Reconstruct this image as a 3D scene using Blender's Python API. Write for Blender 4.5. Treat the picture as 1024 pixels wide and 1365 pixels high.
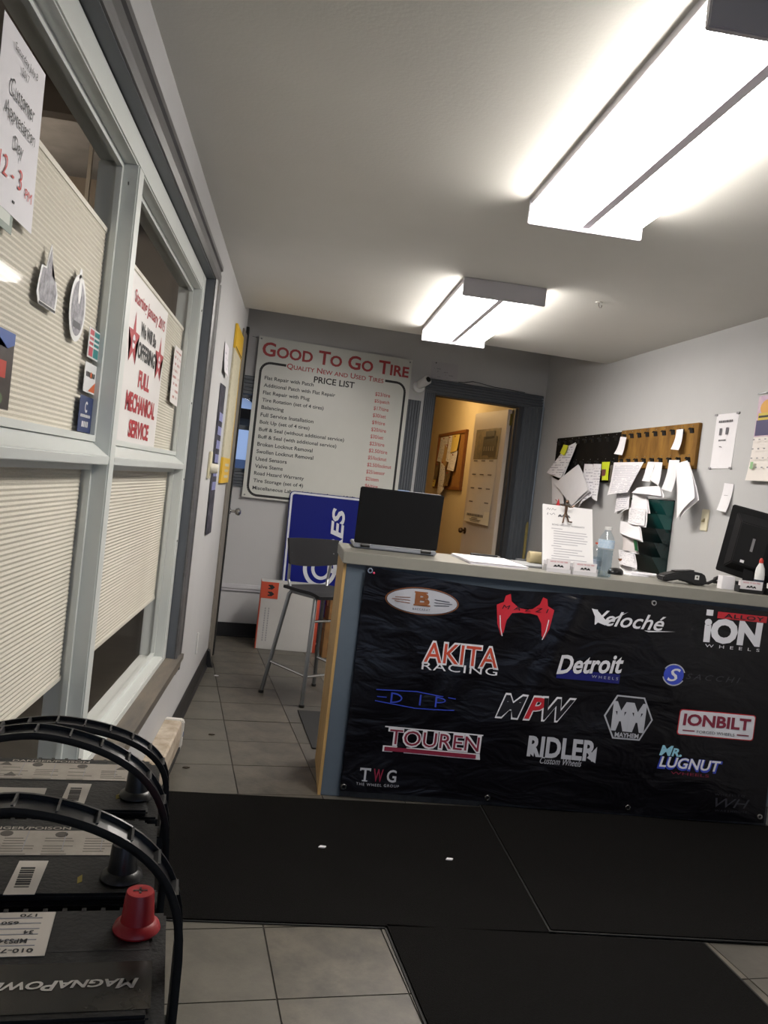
import bpy, bmesh, math, random
from mathutils import Vector, Matrix
random.seed(7)
for o in list(bpy.data.objects): bpy.data.objects.remove(o)
scene = bpy.context.scene
COL = scene.collection

# ------------------------------------------------------------------ camera
F_PX, ROLL, PITCH, YAW = 1103.944, .115288577, -.0308906, .108853571
EYE = Vector((0, 0, 1.29))
_f = Vector((math.sin(YAW)*math.cos(PITCH), math.cos(YAW)*math.cos(PITCH), math.sin(PITCH)))
_r0 = Vector((math.cos(YAW), -math.sin(YAW), 0)); _u0 = _r0.cross(_f)
_r = _r0*math.cos(ROLL) + _u0*math.sin(ROLL); _u = -_r0*math.sin(ROLL) + _u0*math.cos(ROLL)
cam = bpy.data.cameras.new('camera'); cam_o = bpy.data.objects.new('camera', cam); COL.objects.link(cam_o)
cam.sensor_fit = 'HORIZONTAL'; cam.sensor_width = 36; cam.lens = F_PX/1024*36; cam.clip_start = .02
m3 = Matrix((_r, _u, -_f)).transposed().to_4x4(); m3.translation = EYE
cam_o.matrix_world = m3
scene.camera = cam_o

# ------------------------------------------------------------------ world, exposure
w = bpy.data.worlds.new('sky'); scene.world = w; w.use_nodes = True
bg = w.node_tree.nodes['Background']; bg.inputs[0].default_value = (.52, .66, .95, 1); bg.inputs[1].default_value = 1.3
vs = scene.view_settings
vs.view_transform = 'Standard'; vs.look = 'None'; vs.gamma = 1; vs.use_curve_mapping = False; vs.exposure = 0.0
TUBE_POWER = 32.0         # emission of the fluorescent diffusers
OFFICE_WATTS = 10         # warm bulb in the back office
BAY_FILL_POWER = 32.0           # added fill lights, unseen, that brighten the garage bay next door

# ------------------------------------------------------------------ materials
def S(h):
    h = h.lstrip('#'); c = [int(h[i:i+2], 16)/255 for i in (0, 2, 4)]
    return tuple((x/12.92 if x <= .04045 else ((x+.055)/1.055)**2.4) for x in c)
MATS = {}
def mat(name, col, rough=.5, metal=0., var=0., vs=6., col2=None, bump=0., bs=60., emit=0., stretch=None, spec=.5):
    if name in MATS: return MATS[name]
    m = bpy.data.materials.new(name); m.use_nodes = True; nt = m.node_tree; N = nt.nodes; L = nt.links
    b = N['Principled BSDF']; c = S(col)
    b.inputs['Base Color'].default_value = (*c, 1); b.inputs['Roughness'].default_value = rough; b.inputs['Metallic'].default_value = metal
    b.inputs['Specular IOR Level'].default_value = spec
    tc = None
    def coord():
        nonlocal tc
        if tc is None:
            tc = N.new('ShaderNodeTexCoord')
            if stretch:
                mp = N.new('ShaderNodeMapping'); mp.inputs['Scale'].default_value = stretch
                L.new(tc.outputs['Object'], mp.inputs[0]); tc = mp.outputs[0]
            else: tc = tc.outputs['Object']
        return tc
    if var or col2:
        n = N.new('ShaderNodeTexNoise'); n.inputs['Scale'].default_value = vs; n.inputs['Detail'].default_value = 6; n.inputs['Roughness'].default_value = .65
        L.new(coord(), n.inputs['Vector'])
        r = N.new('ShaderNodeValToRGB'); r.color_ramp.elements[0].position = .35; r.color_ramp.elements[1].position = .68
        c2 = S(col2) if col2 else tuple(x*(1-var) for x in c)
        r.color_ramp.elements[0].color = (*c2, 1); r.color_ramp.elements[1].color = (*c, 1)
        L.new(n.outputs['Fac'], r.inputs[0]); L.new(r.outputs[0], b.inputs['Base Color'])
    if bump:
        n = N.new('ShaderNodeTexNoise'); n.inputs['Scale'].default_value = bs; n.inputs['Detail'].default_value = 4
        L.new(coord(), n.inputs['Vector'])
        bp = N.new('ShaderNodeBump'); bp.inputs['Strength'].default_value = bump; bp.inputs['Distance'].default_value = .01
        L.new(n.outputs['Fac'], bp.inputs['Height']); L.new(bp.outputs[0], b.inputs['Normal'])
    if emit:
        b.inputs['Emission Color'].default_value = (*c, 1); b.inputs['Emission Strength'].default_value = emit
    MATS[name] = m
    return m
def glass(name, tint='#ffffff', gloss=.06):
    if name in MATS: return MATS[name]
    m = bpy.data.materials.new(name); m.use_nodes = True; nt = m.node_tree; N = nt.nodes; L = nt.links
    N.remove(N['Principled BSDF']); out = N['Material Output']
    t = N.new('ShaderNodeBsdfTransparent'); t.inputs[0].default_value = (*S(tint), 1)
    g = N.new('ShaderNodeBsdfGlossy'); g.inputs['Roughness'].default_value = .03
    lw = N.new('ShaderNodeLayerWeight'); lw.inputs[0].default_value = .5
    pw = N.new('ShaderNodeMath'); pw.operation = 'POWER'; pw.inputs[1].default_value = 5; L.new(lw.outputs['Facing'], pw.inputs[0])
    fr = N.new('ShaderNodeMath'); fr.operation = 'MULTIPLY_ADD'; fr.inputs[1].default_value = .08; fr.inputs[2].default_value = gloss*.08; L.new(pw.outputs[0], fr.inputs[0])
    mx = N.new('ShaderNodeMixShader'); L.new(fr.outputs[0], mx.inputs[0]); L.new(t.outputs[0], mx.inputs[1]); L.new(g.outputs[0], mx.inputs[2]); L.new(mx.outputs[0], out.inputs[0])
    MATS[name] = m
    return m
def printed(name, paper, ink, rows=16, dens=.5, rough=.7):
    """paper with unreadably small print: rows of broken dashes, flat ink in the material"""
    if name in MATS: return MATS[name]
    m = bpy.data.materials.new(name); m.use_nodes = True; nt = m.node_tree; N = nt.nodes; L = nt.links
    b = N['Principled BSDF']; b.inputs['Roughness'].default_value = rough; b.inputs['Specular IOR Level'].default_value = .2
    tc = N.new('ShaderNodeTexCoord'); sx = N.new('ShaderNodeSeparateXYZ'); L.new(tc.outputs['Generated'], sx.inputs[0])
    def mt(op, a, bb=None):
        n = N.new('ShaderNodeMath'); n.operation = op
        for i, v in enumerate((a, bb)):
            if v is None: continue
            if isinstance(v, (int, float)): n.inputs[i].default_value = v
            else: L.new(v, n.inputs[i])
        return n.outputs[0]
    fr = mt('FRACT', mt('MULTIPLY', sx.outputs[2], rows)); line = mt('LESS_THAN', fr, .38)
    row = mt('FLOOR', mt('MULTIPLY', sx.outputs[2], rows))
    cb = N.new('ShaderNodeCombineXYZ'); L.new(mt('MULTIPLY', sx.outputs[0], 7.), cb.inputs[0]); L.new(mt('MULTIPLY', row, 3.7), cb.inputs[1])
    nz = N.new('ShaderNodeTexNoise'); nz.inputs['Scale'].default_value = 1.3; L.new(cb.outputs[0], nz.inputs['Vector'])
    wd = mt('GREATER_THAN', nz.outputs['Fac'], 1-dens)
    mg = mt('MULTIPLY', mt('GREATER_THAN', sx.outputs[0], .1), mt('LESS_THAN', sx.outputs[0], .9))
    mg = mt('MULTIPLY', mg, mt('MULTIPLY', mt('GREATER_THAN', sx.outputs[2], .08), mt('LESS_THAN', sx.outputs[2], .92)))
    fac = mt('MULTIPLY', mt('MULTIPLY', line, wd), mg)
    mx = N.new('ShaderNodeMixRGB'); mx.inputs[1].default_value = (*S(paper), 1); mx.inputs[2].default_value = (*S(ink), 1)
    L.new(fac, mx.inputs[0]); L.new(mx.outputs[0], b.inputs['Base Color'])
    MATS[name] = m
    return m

WALL = mat('wall_paint', '#b9b9ba', .75, var=.05, vs=2.5, bump=.05, bs=120)
CEIL = mat('ceiling_paint', '#dbd9d3', .85, var=.04, vs=2, bump=.06, bs=90)
TILE = mat('tile_stone', '#625c52', .45, col2='#403d37', vs=8, bump=.08, bs=30)
GROUT = mat('grout', '#3a3632', .9, var=.2)
SLATE = mat('slate_grey_trim', '#50555c', .45, var=.1, vs=4)
DARKTRIM = mat('dark_window_casing', '#5a5a5c', .4, col2='#4b4a4b', vs=5, stretch=(1, 1, 6))
SILL = mat('worn_wood_sill', '#7d7263', .6, col2='#54504b', vs=9, stretch=(1, .15, 1))
WHITEF = mat('white_vinyl_frame', '#d2d6d3', .35, var=.05, vs=3)
BLACKB = mat('black_vinyl_base', '#17171a', .45, var=.2)
WHITE = mat('white_enamel', '#d8d8d6', .4)
BLACK = mat('black_plastic', '#141414', .35, var=.15, vs=20)
BLACKM = mat('matte_black', '#101010', .7)
PAPER = mat('white_paper', '#e4e2e6', .75, var=.04, vs=8, spec=.2)
PAPERP = printed('paper_with_small_print', '#dedce0', '#9a98a0', 22, .45)
CHROME = mat('chrome', '#c8c8c8', .2, 1.)
STEEL = mat('grey_steel_tube', '#85878a', .35, .8)
INK = mat('black_ink', '#1b1b1d', .6)
RED = mat('red_ink', '#a32a2e', .55)
GLASS = glass('window_glass')

# ------------------------------------------------------------------ mesh helpers
class M:
    def __init__(s): s.v = []; s.f = []
    def add(s, vs, fs):
        n = len(s.v); s.v += [tuple(p) for p in vs]; s.f += [tuple(i+n for i in f) for f in fs]; return s
    def box(s, x0, x1, y0, y1, z0, z1):
        return s.add([(x0,y0,z0),(x1,y0,z0),(x1,y1,z0),(x0,y1,z0),(x0,y0,z1),(x1,y0,z1),(x1,y1,z1),(x0,y1,z1)],
                     [(3,2,1,0),(4,5,6,7),(0,1,5,4),(1,2,6,5),(2,3,7,6),(3,0,4,7)])
    def hexa(s, a, b):      # two quads (4 points each) joined
        return s.add(list(a)+list(b), [(3,2,1,0),(4,5,6,7),(0,1,5,4),(1,2,6,5),(2,3,7,6),(3,0,4,7)])
    def prism(s, pts, a, b, ax='y'):
        """polygon extruded between a and b along axis ax; pts are the other two coordinates in order"""
        mk = {'y': lambda p, t: (p[0], t, p[1]), 'z': lambda p, t: (p[0], p[1], t), 'x': lambda p, t: (t, p[0], p[1])}[ax]
        n = len(pts); vs = [mk(p, a) for p in pts]+[mk(p, b) for p in pts]
        return s.add(vs, [tuple(range(n-1, -1, -1)), tuple(range(n, 2*n))]+[(i, (i+1) % n, n+(i+1) % n, n+i) for i in range(n)])
    def tube(s, path, r, n=8, cap=True):
        P = [Vector(p) for p in path]; rings = []; up = None
        for i, p in enumerate(P):
            d = (P[min(i+1, len(P)-1)]-P[max(i-1, 0)]).normalized()
            if up is None: up = Vector((0, 0, 1)) if abs(d.z) < .9 else Vector((1, 0, 0))
            a = d.cross(up).normalized(); b = a.cross(d).normalized(); up = b
            rr = r[i] if isinstance(r, (list, tuple)) else r
            rings.append([p+(a*math.cos(2*math.pi*k/n)+b*math.sin(2*math.pi*k/n))*rr for k in range(n)])
        vs = [q for g in rings for q in g]; fs = []
        for i in range(len(P)-1):
            for k in range(n): fs.append((i*n+k, i*n+(k+1) % n, (i+1)*n+(k+1) % n, (i+1)*n+k))
        if cap: fs += [tuple(range(n-1, -1, -1)), tuple((len(P)-1)*n+k for k in range(n))]
        return s.add(vs, fs)
    def lathe(s, prof, n=20, c=(0, 0, 0), ax='z'):
        vs = []; fs = []
        for r, z in prof:
            for k in range(n):
                a = 2*math.pi*k/n; x, y = r*math.cos(a), r*math.sin(a)
                vs.append({'z': (c[0]+x, c[1]+y, c[2]+z), 'y': (c[0]+x, c[1]+z, c[2]+y), 'x': (c[0]+z, c[1]+x, c[2]+y)}[ax])
        for i in range(len(prof)-1):
            for k in range(n): fs.append((i*n+k, i*n+(k+1) % n, (i+1)*n+(k+1) % n, (i+1)*n+k))
        fs += [tuple(range(n-1, -1, -1)), tuple((len(prof)-1)*n+k for k in range(n))]
        return s.add(vs, fs)
    def sheet(s, TL, TR, BR, BL, y0, bulge=0., curl=0., nx=5, nz=7, th=.0008, wob=0.):
        """thin curved paper; corners in local (x, z), front towards -y"""
        n = len(s.v); W = (nx+1)
        ph = random.random()*6
        for side in (0, 1):
            for j in range(nz+1):
                v = j/nz
                for i in range(nx+1):
                    u = i/nx
                    x = (TL[0]*(1-u)+TR[0]*u)*(1-v)+(BL[0]*(1-u)+BR[0]*u)*v
                    z = (TL[1]*(1-u)+TR[1]*u)*(1-v)+(BL[1]*(1-u)+BR[1]*u)*v
                    y = y0-bulge*math.sin(math.pi*u)*(.3+.7*v)-curl*v*v+wob*math.sin(5*u+3*v+ph)*v
                    s.v.append((x, y+side*th, z))
        T = W*(nz+1)
        for j in range(nz):
            for i in range(nx):
                a = n+j*W+i; s.f.append((a, a+W, a+W+1, a+1)); b = a+T; s.f.append((b, b+1, b+W+1, b+W))
        ring = [j*W for j in range(nz+1)]+[nz*W+i for i in range(1, nx+1)]+[j*W+nx for j in range(nz-1, -1, -1)]+[i for i in range(nx-1, 0, -1)]
        for a, b in zip(ring, ring[1:]+ring[:1]): s.f.append((n+a, n+a+T, n+b+T, n+b))
        return s
def obj(name, m, material, parent=None, bevel=0., smooth=False, loc=None, rotz=0, seg=2, label=None):
    me = bpy.data.meshes.new(name)
    if isinstance(m, M):
        me.from_pydata(m.v, [], m.f)
    else:
        me.from_pydata(*m)
    bm = bmesh.new(); bm.from_mesh(me)
    bmesh.ops.recalc_face_normals(bm, faces=bm.faces)
    if bevel:
        es = [e for e in bm.edges if len(e.link_faces) == 2 and e.calc_face_angle(0) > .5]
        bmesh.ops.bevel(bm, geom=es, offset=bevel, segments=seg, affect='EDGES', clamp_overlap=True)
    bm.to_mesh(me); bm.free()
    if smooth:
        for p in me.polygons: p.use_smooth = True
        try: me.set_sharp_from_angle(angle=.7)
        except Exception: pass
    me.materials.append(material)
    o = bpy.data.objects.new(name, me); COL.objects.link(o)
    if parent: o.parent = parent
    if loc is not None: o.location = loc
    o.rotation_euler[2] = rotz
    if label: o['label'] = label
    return o
def tag(o, label, cat, group=None, kind=None):
    o['label'] = label
    if cat: o['category'] = cat
    if group: o['group'] = group
    if kind: o['kind'] = kind
    return o
def thing(name, label, cat, loc=(0, 0, 0), rotz=0, group=None):
    o = bpy.data.objects.new(name, None); COL.objects.link(o); o.empty_display_size = .05
    o.location = loc; o.rotation_euler[2] = rotz
    return tag(o, label, cat, group)
def struct_root(name, loc=(0, 0, 0), rotz=0, label=None):
    o = bpy.data.objects.new(name, None); COL.objects.link(o); o.empty_display_size = .05
    o.location = loc; o.rotation_euler[2] = rotz; o['kind'] = 'structure'
    if label: o['label'] = label
    return o
def struct(name, m, material, label=None, **k):
    o = obj(name, m, material, **k); o['kind'] = 'structure'
    if label: o['label'] = label
    return o
def inst(name, src, parent, loc=(0, 0, 0), rot=(0, 0, 0), scale=None):
    o = bpy.data.objects.new(name, src.data if hasattr(src, 'data') else src); COL.objects.link(o); o.parent = parent; o.location = loc; o.rotation_euler = rot
    if scale: o.scale = scale
    return o

# ---- lettering
_TXT = {}
def text2d(body, w=None, h=None, bold=0., shear=0., caps=False, space=1., res=3):
    """flat lettering as (verts2d, faces), centred on its own bounding box and fitted to w x h"""
    key = (body, bold, shear, caps, space, res)
    if key not in _TXT:
        c = bpy.data.curves.new('t', 'FONT'); c.body = body; c.offset = bold; c.shear = shear; c.space_character = space; c.resolution_u = res
        c.fill_mode = 'FRONT'
        if caps:
            c.small_caps_scale = .78
            for ch in c.body_format: ch.use_small_caps = True
        o = bpy.data.objects.new('t', c); COL.objects.link(o)
        dg = bpy.context.evaluated_depsgraph_get(); me = bpy.data.meshes.new_from_object(o.evaluated_get(dg))
        vs = [(v.co.x, v.co.y) for v in me.vertices]; fs = [tuple(p.vertices) for p in me.polygons]
        bpy.data.objects.remove(o); bpy.data.curves.remove(c); bpy.data.meshes.remove(me)
        _TXT[key] = (vs, fs)
    vs, fs = _TXT[key]
    xs = [p[0] for p in vs]; ys = [p[1] for p in vs]
    x0, x1, y0, y1 = min(xs), max(xs), min(ys), max(ys)
    sx = w/(x1-x0) if w else None; sy = h/(y1-y0) if h else None
    if sx is None: sx = sy
    if sy is None: sy = sx
    return [((x-(x0+x1)/2)*sx, (y-(y0+y1)/2)*sy) for x, y in vs], fs
def wtext(parent, body, cx, cz, w, h, material, y=-.0012, left=False, name='lettering', rot=0., fn=None, **k):
    vs, fs = text2d(body, w, h, **k)
    if left:
        dx = -min(p[0] for p in vs)
        vs = [(p[0]+dx, p[1]) for p in vs]
    if rot:
        c, s = math.cos(rot), math.sin(rot); vs = [(p[0]*c-p[1]*s, p[0]*s+p[1]*c) for p in vs]
    V = [(cx+a, y-(fn(cx+a, cz+b) if fn else 0), cz+b) for a, b in vs]
    return obj(name, (V, [], fs), material, parent)
def wpoly(parent, polys, cx, cz, material, y=-.0012, name='print', sx=1., sz=1., fn=None, cuts=0):
    bm = bmesh.new()
    for p in polys:
        try: bm.faces.new([bm.verts.new((cx+a*sx, 0, cz+b*sz)) for a, b in p])
        except ValueError: pass
    bmesh.ops.triangulate(bm, faces=bm.faces)
    if cuts: bmesh.ops.subdivide_edges(bm, edges=bm.edges, cuts=cuts, use_grid_fill=True)
    for v in bm.verts: v.co.y = y-(fn(v.co.x, v.co.z) if fn else 0)
    V = [tuple(v.co) for v in bm.verts]; bm.verts.index_update(); fs = [tuple(v.index for v in f.verts) for f in bm.faces]; bm.free()
    return obj(name, (V, [], fs), material, parent)
def dashes(parent, cx, cz, w, h, material, y=-.0012, seed=1):
    """a line of print too small to read: broken ink bars"""
    rnd = random.Random(seed*31+int(w*1e4)); x = cx-w/2; out = []
    while x < cx+w/2-h*.3:
        d = min(h*rnd.uniform(.35, 1.1), cx+w/2-x); out.append(R4(x, x+d, cz-h/2, cz+h/2)); x += d+h*.3
    return wpoly(parent, out, 0, 0, material, y)
def R4(x0, x1, z0, z1): return [(x0, z0), (x1, z0), (x1, z1), (x0, z1)]
def ell(a, b, n=32, cx=0, cz=0, t0=0, t1=2*math.pi): return [(cx+a*math.cos(t0+(t1-t0)*i/n), cz+b*math.sin(t0+(t1-t0)*i/n)) for i in range(n)]
def ringq(a, b, t, n=40, cx=0, cz=0, a0=0, a1=2*math.pi):
    out = []
    for i in range(n):
        p, q = a0+(a1-a0)*i/n, a0+(a1-a0)*(i+1)/n
        out.append([(cx+a*math.cos(p), cz+b*math.sin(p)), (cx+a*math.cos(q), cz+b*math.sin(q)), (cx+(a-t)*math.cos(q), cz+(b-t)*math.sin(q)), (cx+(a-t)*math.cos(p), cz+(b-t)*math.sin(p))])
    return out
def stroke(pts, wd):
    out = []
    for (x0, z0), (x1, z1) in zip(pts, pts[1:]):
        L = math.hypot(x1-x0, z1-z0) or 1; nx, nz = -(z1-z0)/L*wd/2, (x1-x0)/L*wd/2
        out.append([(x0+nx, z0+nz), (x0-nx, z0-nz), (x1-nx, z1-nz), (x1+nx, z1+nz)])
    return out

# ---- wall frames: local x runs to the right along the wall, local -y faces the room, z up
H = 2.33
BT = Vector((.985, .1736, 0)); BN = Vector((.1736, -.985, 0)); B0 = Vector((-.6, 6.42, 0)); BR = math.atan2(.1736, .985)
R0 = Vector((2.19, 3.9, 0)); RT = Vector((2.01-2.19, 6.88-3.9, 0)).normalized(); RN = Vector((-RT.y, RT.x, 0)); RR = math.atan2(-RT.y, -RT.x)
LX = -.452; LR = math.pi/2
def BWp(s, z, off=0.): p = B0+BT*s+BN*off; return (p.x, p.y, z)
def RWp(s, z, off=0.): p = R0+RT*s+RN*off; return (p.x, p.y, z)
def LWp(y, z, off=0.): return (LX+off, y, z)
TYAW = -.143473692; TX = Vector((math.cos(TYAW), -math.sin(TYAW), 0)); TY = Vector((math.sin(TYAW), math.cos(TYAW), 0)); TR_ = -TYAW

# ================================================================== the room
# floor: grout bed with single tiles
def rwx(y): return R0.x+(y-R0.y)*RT.x/RT.y
ROOM = [(-.46, -1.6), (rwx(-1.6), -1.6), (rwx(6.88), 6.88), (-.6, 6.42), (-.62, 6.42), (-.62, 5.8), (-.46, 5.8)]
fl = struct('floor', M().prism([(-.62, -1.72), (2.64, -1.72), (2.64, -1.6), (2.03, 7.0), (-.62, 6.55)], -.08, -.004, 'z'), GROUT, 'grey stone look floor tiles with dark grout lines')
PV, PU, GV, GU = .342, .327, .381, 3.611
TILES = [TILE, mat('tile_stone_b', '#57534c', .45, col2='#42403b', vs=4.2, bump=.08, bs=30), mat('tile_stone_c', '#605c53', .45, col2='#4b4841', vs=6, bump=.08, bs=30)]
def clip(poly, keep):
    out = []
    for a, b in zip(poly, poly[1:]+poly[:1]):
        ka, kb = keep(a), keep(b)
        if ka >= 0: out.append(a)
        if (ka >= 0) != (kb >= 0):
            t = ka/(ka-kb); out.append((a[0]+(b[0]-a[0])*t, a[1]+(b[1]-a[1])*t))
    return out
g = .0022
for i in range(-6, 10):
    for j in range(-18, 12):
        a0, a1, b0, b1 = GV+i*PV+g, GV+(i+1)*PV-g, GU+j*PU+g, GU+(j+1)*PU-g
        q = [(a*TX.x+b*TY.x, a*TX.y+b*TY.y) for a, b in ((a0, b0), (a1, b0), (a1, b1), (a0, b1))]
        for kf in (lambda p: p[1]+1.6, lambda p: rwx(p[1])-p[0], lambda p: p[0]+(.46 if p[1] < 5.8 else .6), lambda p: (6.42+(p[0]+.6)*.17624)-p[1]):
            q = clip(q, kf)
            if len(q) < 3: break
        if len(q) < 3: continue
        cx, cy = sum(p[0] for p in q)/len(q), sum(p[1] for p in q)/len(q)
        if max(math.hypot(p[0]-cx, p[1]-cy) for p in q) < .03: continue
        obj('tile', M().prism([(p[0]-cx, p[1]-cy) for p in q], -.02, 0, 'z'), TILES[(i*7+j*3) % 3], fl, loc=(cx, cy, random.uniform(-.0006, .0006)))
# walls
WY0, WY1, WZ0, WZ1 = .88, 3.72, .42, 2.11         # opening of the big window
ml = M().box(-.60, LX, -1.72, WY0, 0, 2.75).box(-.60, LX, WY1, 5.80, 0, 2.75).box(-.60, LX, WY0, WY1, 0, WZ0).box(-.60, LX, WY0, WY1, WZ1, 2.75)
struct('wall_left', ml, WALL, 'pale grey wall around the big window')
struct('wall_alcove', M().box(-.72, -.62, 5.80, 6.5, 0, 2.75).box(-.62, -.60, 5.74, 5.80, 0, 2.75), WALL)
wb = struct('wall_back', M().box(-.05, .07, 0, .12, 0, 2.75).box(.07, 1.435, 0, .12, 0, 1.26).box(.07, 1.435, 0, .12, 1.88, 2.75).box(1.435, 1.66, 0, .12, 0, 2.75).box(1.66, 2.43, 0, .12, 2.09, 2.75).box(2.43, 2.75, 0, .12, 0, 2.75), WALL, loc=tuple(B0), rotz=BR)
struct('wall_right', M().prism([(rwx(-1.72), -1.72), (rwx(-1.72)+.12, -1.72), (rwx(7.1)+.12, 7.1), (rwx(7.1), 7.1)], 0, 2.75, 'z'), WALL)
struct('wall_front', M().box(-.72, -.2, -1.72, -1.6, 0, 2.75).box(2.3, 2.66, -1.72, -1.6, 0, 2.75).box(-.2, 2.3, -1.72, -1.6, 0, .45).box(-.2, 2.3, -1.72, -1.6, 2.2, 2.75), WALL)
w3 = struct_root('window_3', (0, -1.66, 0), 0, 'storefront window behind the viewer')
for a in (-.2, .6, 1.43, 2.25): obj('mullion', M().box(a, a+.05, -.03, .03, .5, 2.15), WHITEF, w3)
obj('frame_head', M().box(-.2, 2.3, -.03, .03, 2.15, 2.2), WHITEF, w3); obj('frame_sill', M().box(-.2, 2.3, -.03, .04, .45, .5), WHITEF, w3)
for a, b in ((-.15, .6), (.65, 1.43), (1.48, 2.25)): obj('pane', M().box(a, b, -.004, .004, .5, 2.15), GLASS, w3)
struct('ground_front', M().box(-12, 14, -30, -1.72, -.2, -.04), mat('asphalt_front', '#6b6c6e', .9, var=.15))
struct('ceiling', M().prism([(-.46, -1.6), (rwx(-1.6)+.02, -1.6), (rwx(5.70)+.02, 5.70), (-.46, 5.45)], H, 2.76, 'z'), CEIL, 'flat off white ceiling')
struct('ceiling_alcove', M().prism([(-.72, 5.3), (2.2, 5.5), (2.1, 7.05), (-.72, 6.6)], 2.76, 2.84, 'z'), CEIL)
# baseboards, chair rail
bb = [(LX+.001, 0), (LX+.018, 0), (LX+.008, .018), (LX+.006, .105), (LX+.001, .11)]
struct('baseboard_left', M().prism(bb, 3.68, 5.42, 'y').prism([(LX+.001, 0), (LX+.05, 0), (LX+.035, .03), (LX+.02, .105), (LX+.001, .11)], 5.38, 5.44, 'y'), BLACKB)
struct('baseboard_back', M().box(.0, 1.56, -.012, -.0005, 0, .108).box(.0, 1.56, -.02, -.0005, 0, .012), BLACKB, loc=tuple(B0), rotz=BR, bevel=.003)
struct('trim_1', M().box(.0, 1.57, -.022, -.0005, .375, .395).box(.0, 1.57, -.014, -.0005, .355, .41), mat('white_chair_rail', '#bdbcc0', .45), 'white moulded chair rail along the back wall', loc=tuple(B0), rotz=BR, bevel=.003)

# ---- big window (in the left wall); x from glass to room, y along the wall
win = struct_root('window_1', (0, 0, 0), 0, 'big white framed window with dark grey casing')
FX, GX, OX = -.485, -.535, LX+.015
obj('casing_head', M().prism([(LX+.001, 2.105), (LX+.008, 2.105), (OX, 2.125), (OX, 2.15), (OX-.004, 2.153), (OX-.004, 2.168), (OX+.004, 2.172), (OX+.004, 2.19), (LX+.001, 2.205)], WY0-.1, 3.85, 'y'), DARKTRIM, win)
obj('casing_side', M().prism([(LX+.001, 3.715), (LX+.008, 3.715), (OX, 3.73), (OX, 3.82), (OX+.004, 3.825), (OX+.004, 3.845), (LX+.001, 3.85)], .35, 2.105, 'z'), DARKTRIM, win)
obj('casing_side', M().prism([(LX+.001, .88), (OX, .88), (OX, .78), (LX+.001, .78)], .35, 2.105, 'z'), DARKTRIM, win)
obj('sill_casing', M().prism([(FX-.006, .427), (OX+.014, .42), (OX+.014, .398), (OX+.004, .392), (OX+.004, .365), (OX-.004, .36), (LX+.001, .345), (LX+.001, .41), (FX-.01, .41)], WY0-.1, 3.85, 'y'), SILL, win)
obj('reveal', M().box(-.56, LX+.002, WY1-.008, WY1, .42, 2.11), mat('grey_reveal', '#5c6066', .5, var=.1), win)
obj('reveal', M().box(-.56, LX+.002, WY0, WY1-.008, 2.102, 2.11), MATS['grey_reveal'], win)
zr0, zr1 = 1.262, 1.288
MU0, MU1 = 2.195, 2.255
def fbox(n, *a): return obj(n, M().box(*a), WHITEF, win, bevel=.004)
fbox('frame_stile', -.585, FX, WY0, .95, .42, 2.102)
fbox('frame_stile', -.585, FX, 3.615, WY1-.008, .42, 2.102)
fbox('frame_head', -.585, FX, .95, 3.615, 2.03, 2.102)
fbox('frame_sill', -.585, FX, .95, 3.615, .42, .452)
fbox('mullion', -.585, FX+.004, MU0, MU1, .452, 2.03)
for a, b in ((.95, MU0), (MU1, 3.615)):
    obj('rail', M().prism([(-.585, zr0), (FX+.002, zr0), (FX+.004, zr1-.004), (FX-.004, zr1), (GX+.006, 1.318), (-.585, 1.318)], a, b, 'y'), WHITEF, win, bevel=.002)
    for z0, z1 in ((.452, zr0), (1.318, 2.03)):
        # glazing beads and the pane itself
        bd = M().box(GX, GX+.014, a, a+.016, z0, z1).box(GX, GX+.014, b-.016, b, z0, z1).box(GX, GX+.014, a+.016, b-.016, z1-.016, z1).box(GX, GX+.014, a+.016, b-.016, z0, z0+.016)
        obj('glazing_bead', bd, WHITEF, win)
        obj('pane', M().box(GX-.006, GX, a, b, z0, z1), GLASS, win)
for (y, z) in ((3.66, 1.95), (3.66, 1.55), (3.67, 1.22), (3.67, .95), (2.1, 1.95)):
    obj('screw', M().lathe([(.0005, 0), (.005, .0002), (.004, .002), (.0005, .0025)], 8, (FX, y, z), 'x'), BLACKM, win)
# insulating shades hung on the outer side of the panes
SHADE = mat('cream_cellular_fabric', '#d9d4c6', .8, col2='#c8c3b5', vs=300)
def shade(a, b, z0, z1, label):
    n = int((z1-z0)/.0105); pts = [(-.5445-(.0022 if k % 2 else 0.), z0+(z1-z0)*k/(2*n)) for k in range(2*n+1)]
    t = thing('cellular_shade', label, 'window shade', (0, a, z0), group='cream cellular shades in the big window')
    back = [(p[0]-.004, p[1]) for p in reversed(pts)]
    obj('pleats', M().prism([(x, z-z0) for x, z in pts+back], 0.01, b-a-.01, 'y'), SHADE, t)
    obj('bottom_rail', M().box(-.556, -.5425, .01, b-a-.01, -.012, .0), mat('cream_plastic', '#d9d5c8', .5), t)
    obj('top_rail', M().box(-.556, -.5425, .01, b-a-.01, z1-z0, z1-z0+.012), MATS['cream_plastic'], t)
for a, b, wh in ((.95, MU0, 'left'), (MU1, 3.615, 'right')):
    shade(a, b, 1.335, 1.845, f'cream pleated shade half covering the upper {wh} window pane')
    shade(a, b, .712, 1.245, f'cream pleated shade drawn down over the lower {wh} window pane')

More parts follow.
